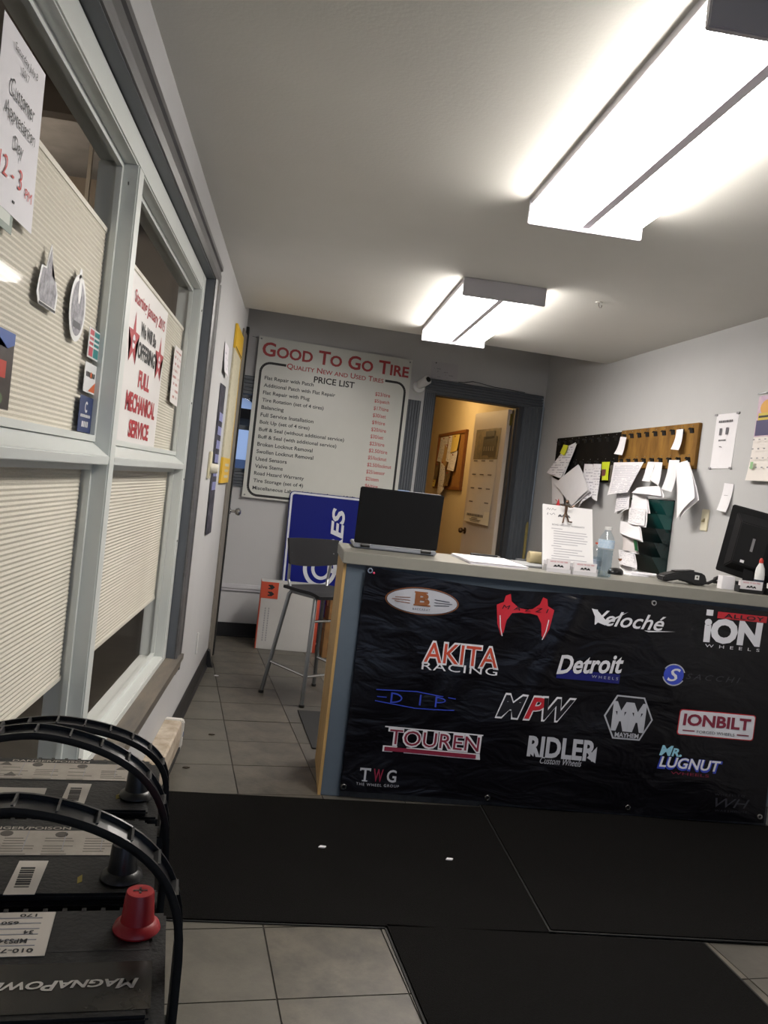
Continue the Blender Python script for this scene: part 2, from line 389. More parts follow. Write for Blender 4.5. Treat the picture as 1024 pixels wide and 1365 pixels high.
# ---- back window behind the price list
w2 = struct_root('window_2', tuple(B0), BR, 'back window with dark fluted casing behind the price list')
def fluted(n, x0, x1, z0, z1, parent, vert=True, m=SLATE, y0=-.0005):
    N = 5; a, b = (x0, x1) if vert else (z0, z1); pr = [(a, y0)]
    st = (b-a)/N
    for k in range(N): pr += [(a+st*k+st*.08, -.02), (a+st*k+st*.6, -.02), (a+st*k+st*.72, -.013), (a+st*k+st*.9, -.013)]
    pr += [(b, -.02), (b, y0)]
    if vert: mm = M().prism(pr, z0, z1, 'z')
    else: mm = M(); mm.prism([(q[1], q[0]) for q in pr], x0, x1, 'x')
    return obj(n, mm, m, parent)
fluted('casing', 1.43, 1.545, 1.16, 2.01, w2); fluted('casing', .0, .075, 1.16, 2.01, w2)
fluted('casing_head', .075, 1.43, 1.87, 2.01, w2, False); fluted('casing_sill', .075, 1.43, 1.16, 1.275, w2, False)
obj('sash', M().box(.075, .095, .02, .06, 1.27, 1.87).box(1.41, 1.43, .02, .06, 1.27, 1.87).box(.095, 1.41, .02, .06, 1.84, 1.87).box(.095, 1.41, .02, .06, 1.27, 1.30).box(.095, 1.41, .025, .055, 1.60, 1.63), SLATE, w2)
obj('pane', M().box(.095, 1.41, .038, .043, 1.63, 1.84), GLASS, w2); obj('pane', M().box(.095, 1.41, .038, .043, 1.30, 1.60), GLASS, w2)
# a dark canopy and a pale building outside that window
struct('soffit_canopy', M().box(-.2, 1.0, .3, 2.2, 1.70, 1.78), mat('dark_soffit', '#2a2a2c', .8), loc=tuple(B0), rotz=BR)
struct('ground_outside', M().box(-14, .68, 6.9, 30, -.2, -.02), mat('asphalt_outside', '#6b6c6e', .9, var=.15))
nb = thing('neighbour_house', 'pale blue gabled house seen through the back window', 'building', (-1.5, 16, -.02))
obj('walls', M().prism([(-2, 0), (2.0, 0), (2.0, 1.7), (0, 2.9), (-2, 1.7)], 0, 4, 'y'), mat('pale_blue_siding', '#d3deee', .8), nb)
obj('roof', M().hexa([(-2.2, -.2, 1.6), (0, -.2, 2.95), (0, 4.2, 2.95), (-2.2, 4.2, 1.6)], [(-2.2, -.2, 1.75), (0, -.2, 3.1), (0, 4.2, 3.1), (-2.2, 4.2, 1.75)]).hexa([(0, -.2, 2.95), (2.2, -.2, 1.6), (2.2, 4.2, 1.6), (0, 4.2, 2.95)], [(0, -.2, 3.1), (2.2, -.2, 1.75), (2.2, 4.2, 1.75), (0, 4.2, 3.1)]), mat('blue_grey_roof', '#7f8ba0', .8), nb)
obj('window', M().box(-.6, .6, -.03, -.0, .7, 1.5), mat('house_window', '#55647c', .3), nb)

# ---- office doorway and what is seen through it
d1 = struct_root('door_1', tuple(B0), BR, 'open office door in a dark fluted frame')
fluted('casing', 1.575, 1.66, 0, 2.09, d1); fluted('casing', 2.455, 2.625, 0, 2.09, d1)
fluted('casing_head', 1.575, 2.625, 2.09, 2.20, d1, False)
obj('jamb', M().box(1.66, 1.672, -.004, .125, 0, 2.078).box(2.418, 2.455, -.006, .125, 0, 2.078).box(1.66, 2.455, -.005, .125, 2.078, 2.091), mat('dark_jamb', '#34363a', .5), d1)
obj('door_stop', M().box(2.405, 2.418, .03, .06, 0, 2.066).box(1.672, 1.684, .03, .06, 0, 2.066), MATS['dark_jamb'], d1)
LEAFM = mat('cream_door_paint', '#cdbfae', .45, var=.04, vs=3)
# leaf swings into the office and stands open at a right angle
leaf = obj('door_leaf', M().box(2.382, 2.417, .126, .866, .01, 2.066), LEAFM, d1, bevel=.003)
kn = obj('door_knob', M().lathe([(.0005, -.062), (.02, -.06), (.027, -.045), (.022, -.03), (.011, -.024), (.011, -.008), (.03, -.006), (.03, 0)], 16, (2.382, .79, .965), 'x'), mat('old_brass', '#5b4632', .3, 1.), leaf, smooth=True)
obj('hinge', M().box(2.402, 2.42, .11, .13, 1.93, 2.03), mat('brass_hinge', '#8c7a35', .4, .8), d1); obj('hinge', M().box(2.402, 2.42, .11, .13, .2, .3), MATS['brass_hinge'], d1)
OFF = mat('office_cream_wall', '#d8c8a4', .7, var=.05, vs=2)
def orx(y): return 1.80-.06*(y-6.95)
struct('wall_office_right', M().prism([(orx(6.98), 6.985), (orx(10.9), 10.9), (orx(10.9)+.1, 10.9), (orx(6.985)+.1, 6.985)], 0, 2.5, 'z'), OFF)
struct('wall_office_left', M().box(.68, .78, 6.80, 10.9, 0, 2.5), OFF)
struct('wall_office_far', M().box(.68, 1.75, 10.8, 10.9, 0, 2.5), OFF)
struct('ceiling_office', M().prism([(.68, 6.75), (1.92, 6.99), (1.75, 10.9), (.68, 10.9)], 2.5, 2.58, 'z'), CEIL)
struct('floor_office', M().prism([(.68, 6.76), (1.9, 6.98), (1.75, 10.9), (.68, 10.9)], -.06, -.002, 'z'), mat('office_floor', '#6d5a45', .6, var=.2))
lamp = thing('ceiling_globe_lamp', 'warm glass globe lamp on the office ceiling', 'lamp', (1.15, 8.3, 2.5))
obj('base', M().lathe([(.06, -.03), (.065, -.01), (.065, 0)], 20), WHITE, lamp)
obj('globe', M().lathe([(.001, -.2), (.06, -.19), (.1, -.15), (.115, -.1), (.1, -.05), (.06, -.03)], 24), mat('warm_opal_glass', '#ffdca0', .4, emit=8), lamp, smooth=True)
pl = bpy.data.lights.new('office_bulb', 'POINT'); pl.energy = OFFICE_WATTS; pl.color = (1, .68, .33); pl.shadow_soft_size = .12
po = bpy.data.objects.new('office_bulb', pl); COL.objects.link(po); po.parent = lamp; po.location = (0, 0, -.26)

# ---- narrow door at the far end of the window wall
d2 = struct_root('door_2', (0, 0, 0), 0, 'door edge with steel knob at the end of the window wall')
obj('door_leaf', M().box(LX+.001, LX+.012, 5.46, 5.74, .0, 2.2), mat('taupe_door', '#7c766d', .5, var=.1), d2)
dj = obj('jamb', M().box(LX+.001, LX+.02, 5.74, 5.80, 0, 2.26), BLACKM, d2)
obj('lock_plate', M().box(LX+.02, LX+.024, 5.75, 5.78, .9, 1.11), CHROME, d2)
obj('door_knob', M().lathe([(.022, .0), (.022, .006), (.009, .01), (.009, .035), (.02, .04), (.026, .055), (.024, .068), (.012, .076), (.001, .077)], 18, (LX+.022, 5.765, 1.0), 'x'), CHROME, d2, smooth=True)

# ---- garage bay beyond the big window
BAY = mat('bay_block_wall', '#837d78', .85, var=.15, vs=3)
struct('wall_bay_far', M().box(-4.6, -4.5, -2.2, 8, 0, 3.4), BAY)
struct('wall_bay_end', M().box(-4.6, -.62, 7.6, 7.7, 0, 3.4), BAY); struct('wall_bay_near', M().box(-4.6, -.62, -2.3, -2.2, 0, 3.4), BAY)
struct('ceiling_bay', M().box(-4.6, -.61, -2.3, 7.7, 3.4, 3.5), mat('bay_ceiling', '#8a8480', .9, col2='#6f6a66', vs=2))
struct('wall_bay_parapet', M().box(-.62, -.60, -2.3, 7.7, 2.75, 3.45), BAY)
struct('floor_bay', M().box(-4.6, -.62, -2.3, 7.7, -.08, -.002), mat('bay_concrete', '#4d4a45', .8, var=.2))
tr = thing('garage_door_track', 'steel garage door track hanging beyond the window glass', 'track', (-1.6, 4.2, 2.6))
obj('channel', M().box(-.03, .03, -1.6, 1.8, 0, .008).box(-.03, -.025, -1.6, 1.8, -.05, 0).box(.025, .03, -1.6, 1.8, -.05, 0), mat('galvanised', '#9a9287', .5, .5), tr)
for y in (-1.2, .3, 1.6): obj('hanger', M().box(-.012, .012, y, y+.03, .008, .80), MATS['galvanised'], tr)
for y, l_ in ((1.0, 'nearest'), (3.0, 'second nearest'), (5.0, 'second farthest'), (6.8, 'farthest')):
    tag(obj('roof_joist', M().box(-1.94, 1.94, -.05, .05, -.22, 0), mat('joist_timber', '#6b5f52', .8, var=.2), loc=(-2.56, y, 3.4)), 'brown timber joist of the garage bay, ' + l_ + ' of four', 'joist', 'joists of the garage bay')
for x, y, l_ in ((-3.4, 1.6, 'added fill light over the near part of the garage bay'), (-2.6, 5.6, 'added fill light over the far part of the garage bay')):  # tube lights added out of view to brighten the bay behind the glass
    bl = thing('bay_fill_light', l_, 'light fixture', (x, y, 3.12), group='added fill lights of the garage bay')
    obj('housing', M().box(-.04, .04, -.65, .65, 0, .05), WHITE, bl); obj('tube', M().tube([(0, -.6, -.03), (0, .6, -.03)], .02, 10), mat('bay_fill_glow', '#fff0dc', .5, emit=BAY_FILL_POWER*4), bl)
    obj('chain', M().tube([(0, -.5, .05), (0, -.5, .28)], .004, 6), STEEL, bl); obj('chain', M().tube([(0, .5, .05), (0, .5, .28)], .004, 6), STEEL, bl)

# ================================================================== ceiling lights
DIFF = mat('lit_acrylic_diffuser', '#fff9f1', .5, emit=TUBE_POWER)
HOUS = mat('fixture_enamel', '#c9c6cc', .45)
def fixture(y0, y1, label):
    t = thing('fluorescent_fixture', label, 'light fixture', (.69, y0, H), group='fluorescent fixtures on the ceiling')
    L = y1-y0; W = .40
    obj('housing', M().prism([(0, 0), (0, -.022), (.012, -.03), (W-.012, -.03), (W, -.022), (W, 0)], .018, L-.018, 'y'), HOUS, t)
    obj('spine', M().prism([(W/2-.018, -.03), (W/2-.014, -.074), (W/2+.014, -.074), (W/2+.018, -.03)], .018, L-.018, 'y'), mat('spine_enamel', '#cfc9d2', .5), t)
    for a, b in ((.012, W/2-.02), (W/2+.02, W-.012)):
        obj('diffuser', M().prism([(a, -.031), (a+.004, -.06), (a+.025, -.078), (b-.025, -.078), (b-.004, -.06), (b, -.031)], .02, L-.02, 'y'), DIFF, t)
    for a in (0, L-.018):
        obj('end_cap', M().box(-.004, W+.004, a, a+.018, -.088, -.0005), HOUS, t, bevel=.003)
    return t
fixture(1.56, 2.83, 'near fluorescent ceiling fixture, the larger in view')
fixture(3.94, 5.27, 'far fluorescent ceiling fixture close to the back wall')
hk = thing('ceiling_hook', 'small white hook stub in the ceiling right of the far light', 'hook', (1.40, 4.06, H))
obj('plate', M().lathe([(.018, -.004), (.018, -.0003)], 14), CEIL, hk); obj('hook', M().tube([(0, 0, -.003), (0, 0, -.016), (.006, 0, -.026), (.014, 0, -.024), (.016, 0, -.014)], .003, 6), mat('dull_hook', '#9a938c', .5, .3), hk)

# ================================================================== on the window wall
def wall_thing(name, label, cat, loc, rz, group=None): return thing(name, label, cat, loc, rz, group)
RED2 = mat('sign_red', '#a8202c', .5); NAVY = mat('navy_print', '#25345f', .5)
# things stuck to the glass: local x = world y, facing the room
def on_glass(name, label, cat, y, z, off=.0015): return thing(name, label, cat, (GX+off, y, z), LR)
t = on_glass('appreciation_notice', 'white paper notice reading Customer Appreciation Day on the window', 'notice', 1.385, 1.675)
obj('paper', M().sheet((0, .288), (.212, .288), (.215, 0), (0, .002), 0, 0, .002, th=.0005), PAPER, t)
for s_, z, w_, h_ in (('Saturday July 8', .258, .115, .016), ('2017', .237, .035, .013), ('Customer', .195, .12, .028), ('Appreciation', .153, .15, .030), ('Day', .113, .045, .030)):
    wtext(t, s_, .108, z, w_, h_, INK, -.0032)
wtext(t, '12 - 3', .085, .068, .11, .034, mat('red_marker', '#c2413f', .6), -.0032, bold=-.005); wtext(t, 'PM', .178, .056, .035, .018, MATS['red_marker'], -.0032)
obj('tear', M().box(.105, .115, -.003, -.0022, .022, .026), INK, t)
t = on_glass('service_sign', 'white sign offering full mechanical service on the upper right pane', 'sign', 2.465, 1.333, .004)
obj('board', M().box(0, .635, -.003, 0, 0, .492), mat('white_sign_board', '#dedbd9', .5), t, bevel=.001)
wtext(t, 'Starting January 2015', .32, .425, .54, .050, RED2, -.0042, bold=.018)
wtext(t, 'We Will Be', .32, .355, .27, .044, INK, -.0042, bold=.03); wtext(t, 'OFFERING', .32, .29, .30, .052, INK, -.0042, bold=.035)
for s_, z, w_, h_ in (('FULL', .205, .19, .055), ('MECHANICAL', .125, .50, .060), ('SERVICE', .045, .34, .056)): wtext(t, s_, .32, z, w_, h_, RED2, -.0042, bold=.04)
def star(cx, cz, r, rz): return [(cx+(r if k % 2 == 0 else r*.4)*math.sin(k*math.pi/5), cz+(rz if k % 2 == 0 else rz*.4)*math.cos(k*math.pi/5)) for k in range(10)]
for sx in (.095, .55):
    wpoly(t, [star(sx, .305, .085, .085)], 0, 0, RED2, -.0038, 'star'); wpoly(t, [ell(.02, .022, 12, sx, .30)], 0, 0, PAPER, -.0045, 'star_mark')
    dashes(t, sx, .30, .03, .009, RED2, -.005, 6)
t = on_glass('price_note', 'small printed list taped to the pleated shade by the window frame', 'notice', 3.37, 1.52)
obj('paper', M().sheet((0, .23), (.2, .235), (.195, .0), (-.005, .005), 0, .002, .003), printed('pink_print', '#dcd8d6', '#b58a86', 9, .5), t)
# payment stickers beside the mullion
t = on_glass('payment_sticker', 'red and teal payment sticker beside the mullion', 'sticker', 2.075, 1.519); obj('film', M().box(0, .105, -.001, 0, 0, .072), mat('sticker_white', '#d6d6d6', .4), t)
wpoly(t, [R4(.008, .045, .004, .068)], 0, 0, mat('card_red', '#b8434f', .4), -.0016); wpoly(t, [R4(.052, .1, .004, .068)], 0, 0, mat('card_teal', '#2f7d7e', .4), -.0016)
wpoly(t, [R4(.004, .1, .026+.012*k, .031+.012*k) for k in range(3)], 0, 0, MATS['sticker_white'], -.0022)
t = on_glass('payment_sticker', 'white payment sticker with orange corner beside the mullion', 'sticker', 2.07, 1.435); obj('film', M().box(0, .11, -.001, 0, 0, .072), MATS['sticker_white'], t)
dashes(t, .055, .044, .085, .012, INK, -.0016, 5); wpoly(t, [[(.045, .004), (.106, .004), (.106, .03)]], 0, 0, mat('card_orange', '#c9602f', .4), -.0016); wpoly(t, [ell(.008, .008, 14, .059, .044)], 0, 0, MATS['card_orange'], -.002)
t = on_glass('payment_sticker', 'navy blue payment sticker lowest beside the mullion', 'sticker', 2.055, 1.337); obj('film', M().box(0, .125, -.001, 0, 0, .088), NAVY, t)
wpoly(t, ringq(.014, .014, .006, 18, .062, .062, .7, 5.6), 0, 0, MATS['sticker_white'], -.0016); dashes(t, .062, .040, .095, .007, MATS['sticker_white'], -.0016, 3); dashes(t, .062, .02, .06, .014, MATS['sticker_white'], -.0016, 4)
GREYPIC = mat('grey_badge_print', '#a5a3ab', .5, col2='#4e4e55', vs=45)
t = on_glass('badge_sticker', 'grey pointed cut-out badge sticker on the shade', 'sticker', 1.73, 1.565)
bd_ = [(-.065, .02), (-.06, .045), (-.05, .075), (-.022, .078), (-.012, .105), (0, .128), (.012, .105), (.02, .07), (.05, .062), (.068, .04), (.062, .0), (-.05, .0)]
obj('film', M().prism(bd_, -.001, 0, 'y'), MATS['sticker_white'], t); wpoly(t, [[(a*.84, .008+b*.86) for a, b in bd_]], 0, 0, GREYPIC, -.0016); wpoly(t, [R4(-.048, .06, .001, .006)], 0, 0, INK, -.0016)
t = on_glass('badge_sticker', 'grey oval cut-out badge sticker near the mullion', 'sticker', 1.955, 1.535)
obj('film', M().prism(ell(.066, .075, 28, 0, .075)+[], -.001, 0, 'y').prism([(-.014, .14), (.014, .14), (.008, .163), (-.008, .163)], -.001, 0, 'y'), MATS['sticker_white'], t)
wpoly(t, [ell(.053, .062, 28, 0, .075)], 0, 0, GREYPIC, -.0016); wpoly(t, [ell(.012, .03, 16, 0, .115)], 0, 0, MATS['sticker_white'], -.0022); wpoly(t, [R4(-.03, .03, .03, .045)], 0, 0, mat('badge_dark', '#3c3c42', .5), -.0022)
t = on_glass('tire_poster', 'dark poster with blue top and red mark at the left edge', 'poster', 1.28, 1.348)
obj('film', M().box(0, .295, -.001, 0, 0, .138), mat('poster_black', '#1d1a1a', .35, col2='#3d3836', vs=18), t)
wpoly(t, [[(0, .138), (.295, .138), (.295, .118), (.26, .108), (.22, .122), (.1, .112), (0, .12)]], 0, 0, mat('poster_blue', '#24509b', .4), -.0016); wpoly(t, [R4(.2, .262, .055, .085)], 0, 0, mat('poster_red', '#b5301f', .4), -.0016)
wpoly(t, [ell(.03, .012, 14, .23, .018)], 0, 0, mat('poster_green', '#5a6b4b', .5), -.0016)
t = on_glass('green_label', 'small grey green label at the left edge of the shade', 'label', 1.42, 1.645); obj('film', M().box(0, .085, -.001, 0, 0, .05), mat('label_green', '#7b8a80', .5), t, bevel=.0005); wpoly(t, [R4(.02, .07, .012, .036)], 0, 0, mat('label_pale', '#c2c8c0', .5), -.0016)

# on the wall past the window
def on_left(name, label, cat, y, z, off=.0005, group=None): return thing(name, label, cat, (LX+off, y, z), LR, group)
t = on_left('dimmer_switch', 'cream wall plate with round knob beside the window casing', 'switch', 4.25, 1.225)
obj('plate', M().box(0, .09, -.012, 0, 0, .14), mat('cream_plastic_plate', '#d9d2b4', .4), t, bevel=.004); obj('knob', M().lathe([(.02, -.05), (.024, -.045), (.026, -.013)], 18, (.045, 0, .055), 'y'), mat('cream_knob', '#d8d4c6', .4), t, smooth=True)
t = on_left('small_notice', 'small white notice pinned above the dark banner strip', 'notice', 4.43, 1.78); obj('paper', M().sheet((0, .165), (.23, .165), (.22, 0), (0, .01), -.004, .006, .012), printed('lilac_print', '#d6d2d8', '#9c98a8', 6, .4), t)
t = on_left('chain_poster', 'narrow dark poster with blue lettering on the window wall', 'poster', 4.43, .92)
obj('paper', M().sheet((0, .81), (.30, .82), (.31, .0), (.03, .005), -.003, .004, .004), mat('dark_poster_print', '#26252c', .8, col2='#55545e', vs=14, spec=.1), t)
for k in range(6): dashes(t, .16, .64-k*.075, .2, .045, mat('lilac_ink', '#8f93c8', .5), -.009, k)
t = on_left('yellow_poster', 'tall cream poster with yellow bands at top and bottom', 'poster', 4.92, 1.2)
obj('panel', M().box(0, .52, -.012, 0, 0, .93), mat('cream_poster_print', '#cfc9b4', .5, col2='#b9b298', vs=60), t, bevel=.002)
obj('top_band', M().box(-.002, .522, -.015, -.002, .79, .932), mat('yellow_print', '#d9ae2c', .45), t); obj('bottom_band', M().box(-.002, .522, -.015, -.002, -.002, .15), MATS['yellow_print'], t); obj('edge_strip', M().box(.505, .522, -.014, -.002, .15, .79), MATS['yellow_print'], t)
wpoly(t, [R4(.02, .49, .797, .806)], 0, 0, INK, -.0156); wpoly(t, [R4(.15, .42, .03+.035*k, .046+.035*k) for k in range(3)], 0, 0, MATS['cream_poster_print'], -.0158)
t = on_left('outlet_cover', 'thin white cable cover low on the window wall', 'cover', 4.655, .24); obj('plate', M().box(0, .03, -.008, 0, 0, .12), WHITE, t, bevel=.002)
# baseboard heater under the window
t = thing('baseboard_heater', 'dusty white baseboard heater under the big window', 'heater', (LX+.001, 1.9, .0))
obj('cabinet', M().prism([(0, .0), (.012, .0), (.012, .03), (.07, .03), (.078, .12), (.074, .165), (.066, .172), (0, .172)], .006, 1.74, 'y'), mat('dusty_white_enamel', '#c9bfb0', .5, col2='#9b8a74', vs=14), t)
obj('end_cap', M().prism([(0, .0), (.012, .0), (.07, .012), (.082, .06), (.084, .165), (.074, .176), (0, .176)], 1.74, 1.775, 'y'), mat('heater_cap', '#cfcbc4', .4), t, bevel=.004)
obj('grille_slot', M().box(.0705, .0795, .05, 1.73, .045, .06), BLACKM, t)
wp = obj('badge', M().lathe([(.012, 0), (.012, .001)], 16, (.0825, 1.757, .11), 'x'), mat('blue_ring', '#2c4f86', .4), t)

# ================================================================== price list
sg = thing('price_list_sign', 'square white price list sign with large red heading', 'sign', BWp(.195, 1.085, .035), BR)
SW = SH = 1.235
obj('panel', M().prism([(.0, 0), (SW, 0), (SW, SH), (0, SH)], -.004, .0, 'y'), mat('white_aluminium_panel', '#c9cac4', .35, var=.03), sg, bevel=.001)
wtext(sg, 'Good To Go Tire', SW*.505, SH*.925, SW*.955, SH*.088, mat('dull_red_print', '#a23236', .5), -.0052, caps=True, bold=.022)
wtext(sg, 'Quality New and Used Tires', SW*.505, SH*.838, SW*.63, SH*.040, MATS['dull_red_print'], -.0052, caps=True, bold=.012)
wtext(sg, 'PRICE LIST', SW*.50, SH*.783, SW*.265, SH*.040, INK, -.0052, bold=.018)
rows = ['Flat Repair with Patch', 'Additional Patch with Flat Repair', 'Flat Repair with Plug', 'Tire Rotation (set of 4 tires)', 'Balancing', 'Full Service Installation', 'Bolt Up (set of 4 tires)', 'Buff & Seal (without additional service)', 'Buff & Seal (with additional service)', 'Broken Locknut Removal', 'Swollen Locknut Removal', 'Used Sensors', 'Valve Stems', 'Road Hazard Warranty', 'Tire Storage (set of 4)', 'Miscellaneous Labour (minimum charge of $45)']
prices = ['$23/tire', '$5/patch', '$17/tire', '$30/set', '$9/tire', '$20/tire', '$30/set', '$23/tire', '$2.50/tire', '$5/locknut', '$2.50/locknut', '$25/sensor', '$2/stem', '$6/tire']
wid = [.31, .455, .295, .39, .14, .335, .315, .545, .50, .35, .36, .195, .175, .315, .315, .66]
INKG = mat('grey_black_ink', '#34363a', .6); RPR = mat('price_red_ink', '#b0474a', .55)
for k, r_ in enumerate(rows):
    hh = .028 if any(c in r_ for c in 'gpqy()') else .023
    wtext(sg, r_, SW*.06, SH*(.748-.0456*k)-(.003 if hh > .025 else 0), SW*wid[k], SH*hh*1.06, INKG, -.0052, left=True, bold=.016)
for k, p_ in enumerate(prices):
    wtext(sg, p_, SW*.775, SH*(.748-.0456*k), SW*(.0125*len(p_)), SH*.028, RPR, -.0052, left=True, bold=.014)
bx0, bx1, bz0, bz1, rr = SW*.03, SW*.97, SH*.018, SH*.842, .075
cr = lambda cx, cz, a0, a1: [(cx+rr*math.cos(math.radians(a0+(a1-a0)*i/8)), cz+rr*math.sin(math.radians(a0+(a1-a0)*i/8))) for i in range(9)]
path = [(SW*.185, bz1)]+cr(bx0+rr, bz1-rr, 90, 180)+cr(bx0+rr, bz0+rr, 180, 270)+cr(bx1-rr, bz0+rr, 270, 360)+cr(bx1-rr, bz1-rr, 0, 90)+[(SW*.83, bz1)]
wpoly(sg, stroke(path, .0185), 0, 0, INK, -.0048, 'border')
for x, z in ((.02, SH-.02), (SW-.02, SH-.02), (.02, .02), (SW-.02, .02)): obj('rivet', M().lathe([(.001, -.008), (.006, -.007), (.007, -.004)], 10, (x, 0, z), 'y'), STEEL, sg)
for x in (.02, SW-.02): obj('standoff', M().tube([(x, 0, SH-.02), (x, .034, SH-.02)], .005, 8), STEEL, sg); obj('standoff', M().tube([(x, 0, .02), (x, .034, .02)], .005, 8), STEEL, sg)
obj('hanging_wire', M().tube([(.02, -.006, SH-.02), (-.05, .01, SH-.012)], .0012, 5), BLACKM, sg)

# security camera, notice over the door, cables
t = thing('security_camera', 'small white security camera beside the office door frame', 'camera', BWp(1.515, 2.12, .0005), BR)
obj('mount', M().lathe([(.045, -.02), (.05, -.012), (.05, 0)], 20, (0, 0, 0), 'y'), WHITE, t, smooth=True)
hd = obj('body', M().tube([(0, -.02, .0), (.0, -.05, .02), (.035, -.12, .055)], [.02, .036, .036], 16), WHITE, t, smooth=True)
obj('lens', M().tube([(.035, -.12, .055), (.038, -.127, .0585)], .022, 16), BLACK, hd)
t = thing('notice_sheet', 'pale notice sheet pinned above the office door', 'notice', BWp(1.60, 2.2, .0005), BR); obj('paper', M().sheet((0, .145), (.235, .15), (.235, 0.01), (.01, 0.002), -.002, .004, .006), printed('faint_print', '#b3b1b6', '#98979c', 7, .4), t); obj('pin', M().lathe([(.005, -.008), (.004, -.003)], 8, (.04, 0, .135), 'y'), BLACKM, t)
t = thing('grey_conduit', 'blue grey conduit running down beside the office door casing', 'conduit', BWp(2.635, 0, .012), BR); obj('pipe', M().tube([(0, 0, .0), (0, 0, 2.1), (-.02, 0, 2.19)], .008, 8), mat('blue_grey_paint', '#7d8894', .4), t)
t = thing('foam_tube', 'yellowed foam tube standing by the office door casing', 'tube', BWp(2.605, .0, .04), BR); obj('tube', M().tube([(0, 0, 0), (.003, 0, .6), (-.003, 0, 1.10), (.0, 0, 1.13)], [.014, .013, .012, .006], 8), mat('yellowed_foam', '#9a8a52', .8, var=.3, vs=30), t)
t = thing('loose_wire', 'thin loose wire draped over the door head', 'wire', BWp(1.95, 2.201, .01), BR); obj('wire', M().tube([(-.1, 0, .006), (-.05, 0, .01), (.02, -.002, .03), (.1, 0, .024), (.22, 0, .012), (.5, 0, .006)], .003, 5), mat('dark_wire', '#3a3c42', .5), t)

# ================================================================== office things
CKF = mat('oak_frame', '#8a5523', .5, var=.2, vs=10)
cy0 = 8.47; orr = math.atan2(-.998, .06)
def OWp(y, z, off): return (orx(y)-off, y, z)
ck = thing('cork_board', 'framed cork board crowded with papers in the office', 'board', OWp(9.72, 1.335, .001), orr)
CW, CH = 1.25, .64
obj('cork', M().box(.03, CW-.03, -.012, 0, .03, CH-.03), mat('cork', '#a5773c', .85, col2='#8a5f2c', vs=60), ck)
for nm, a in (('frame', (0, CW, -.03, 0, 0, .035)), ('frame', (0, CW, -.03, 0, CH-.035, CH)), ('frame', (0, .035, -.03, 0, .035, CH-.035)), ('frame', (CW-.035, CW, -.03, 0, .035, CH-.035))): obj(nm, M().box(*a), CKF, ck, bevel=.003)
cols = {'w': PAPERP, 'c': mat('kraft_card', '#b99a68', .7), 'y': mat('yellow_note', '#d8c069', .7), 'd': mat('dark_photo', '#3a3028', .4, col2='#8a7048', vs=20)}
lab = ['tall white sheet at the far top of the cork board', 'kraft card in the middle of the cork board', 'slim white sheet at the top centre of the cork board', 'yellow note at the top right of the cork board', 'white sheet right of centre on the cork board', 'dark photo on the lower left of the cork board', 'long white sheet hanging below the cork board frame', 'dark snapshot at the lower centre of the cork board', 'small note at the bottom left of the cork board']
for k, (c, q) in enumerate((('w', ((.08, .60), (.45, .60), (.40, .30), (.05, .32))), ('c', ((.33, .52), (.62, .40), (.5, .22), (.25, .3))), ('w', ((.5, .6), (.66, .6), (.68, .3), (.52, .32))), ('y', ((.68, .6), (1.0, .6), (.98, .42), (.70, .40))), ('w', ((.68, .4), (1.0, .42), (.96, .20), (.66, .22))), ('d', ((.06, .3), (.25, .3), (.22, .1), (.05, .1))), ('w', ((.3, .32), (.55, .25), (.66, -.0), (.34, -.14))), ('d', ((.62, .2), (.85, .2), (.82, .04), (.6, .02))), ('y', ((.06, .1), (.2, .1), (.2, .02), (.06, .02))))):
    p = OWp(9.72, 1.335, .014+.004*k); p_ = thing('pinned_paper', lab[k], 'paper', p, orr, 'papers on the office cork board')
    obj('sheet', M().sheet(*q, -.002, .008, .01), cols[c], p_); obj('pin', M().lathe([(.007, -.016), (.004, -.006), (.004, -.002)], 8, ((q[0][0]+q[1][0])/2, 0, q[0][1]-.02), 'y'), RED2, p_)
# calendar on the open door leaf (leaf face looks towards -x of the door frame)
lp = Matrix.Rotation(BR, 4, 'Z') @ Vector((2.3815, .126+.66, 0))
cal = thing('wall_calendar', 'long wall calendar with a dark truck photo on the office door', 'calendar', (B0.x+lp.x, B0.y+lp.y, 1.05), BR-math.pi/2)
obj('picture', M().sheet((0, .86), (.56, .86), (.55, .585), (0, .585), -.001, .004, .002), mat('truck_photo', '#4a463f', .35, col2='#8d7a58', vs=9), cal)
obj('pages', M().sheet((0, .583), (.55, .583), (.54, .08), (.0, .09), -.002, .01, .012), mat('calendar_page', '#cfc3b0', .7), cal)
obj('footer', M().sheet((-.01, .1), (.55, .12), (.56, .0), (0, .01), -.016, .01, .006), mat('calendar_footer', '#dccfb2', .6), cal)
wpoly(cal, [R4(.2, .5, .6, .79), R4(.24, .44, .77, .84)], 0, 0, mat('truck_dark', '#1d1c1c', .4), -.006); wpoly(cal, [R4(.23+.05*k, .255+.05*k, .66, .70) for k in range(5)], 0, 0, mat('truck_chrome', '#77726a', .3), -.008)
wpoly(cal, [R4(.05+.18*i, .14+.18*i, .565-.125*k, .575-.125*k) for i in range(3) for k in range(4)], 0, 0, mat('calendar_ink', '#5d5247', .6), -.016)
dashes(cal, .27, .075, .38, .022, MATS['calendar_ink'], -.034, 7); wpoly(cal, [R4(.2, .34, .047, .053), R4(.16, .42, .032, .038), R4(.18, .40, .02, .025)], 0, 0, MATS['calendar_ink'], -.036)

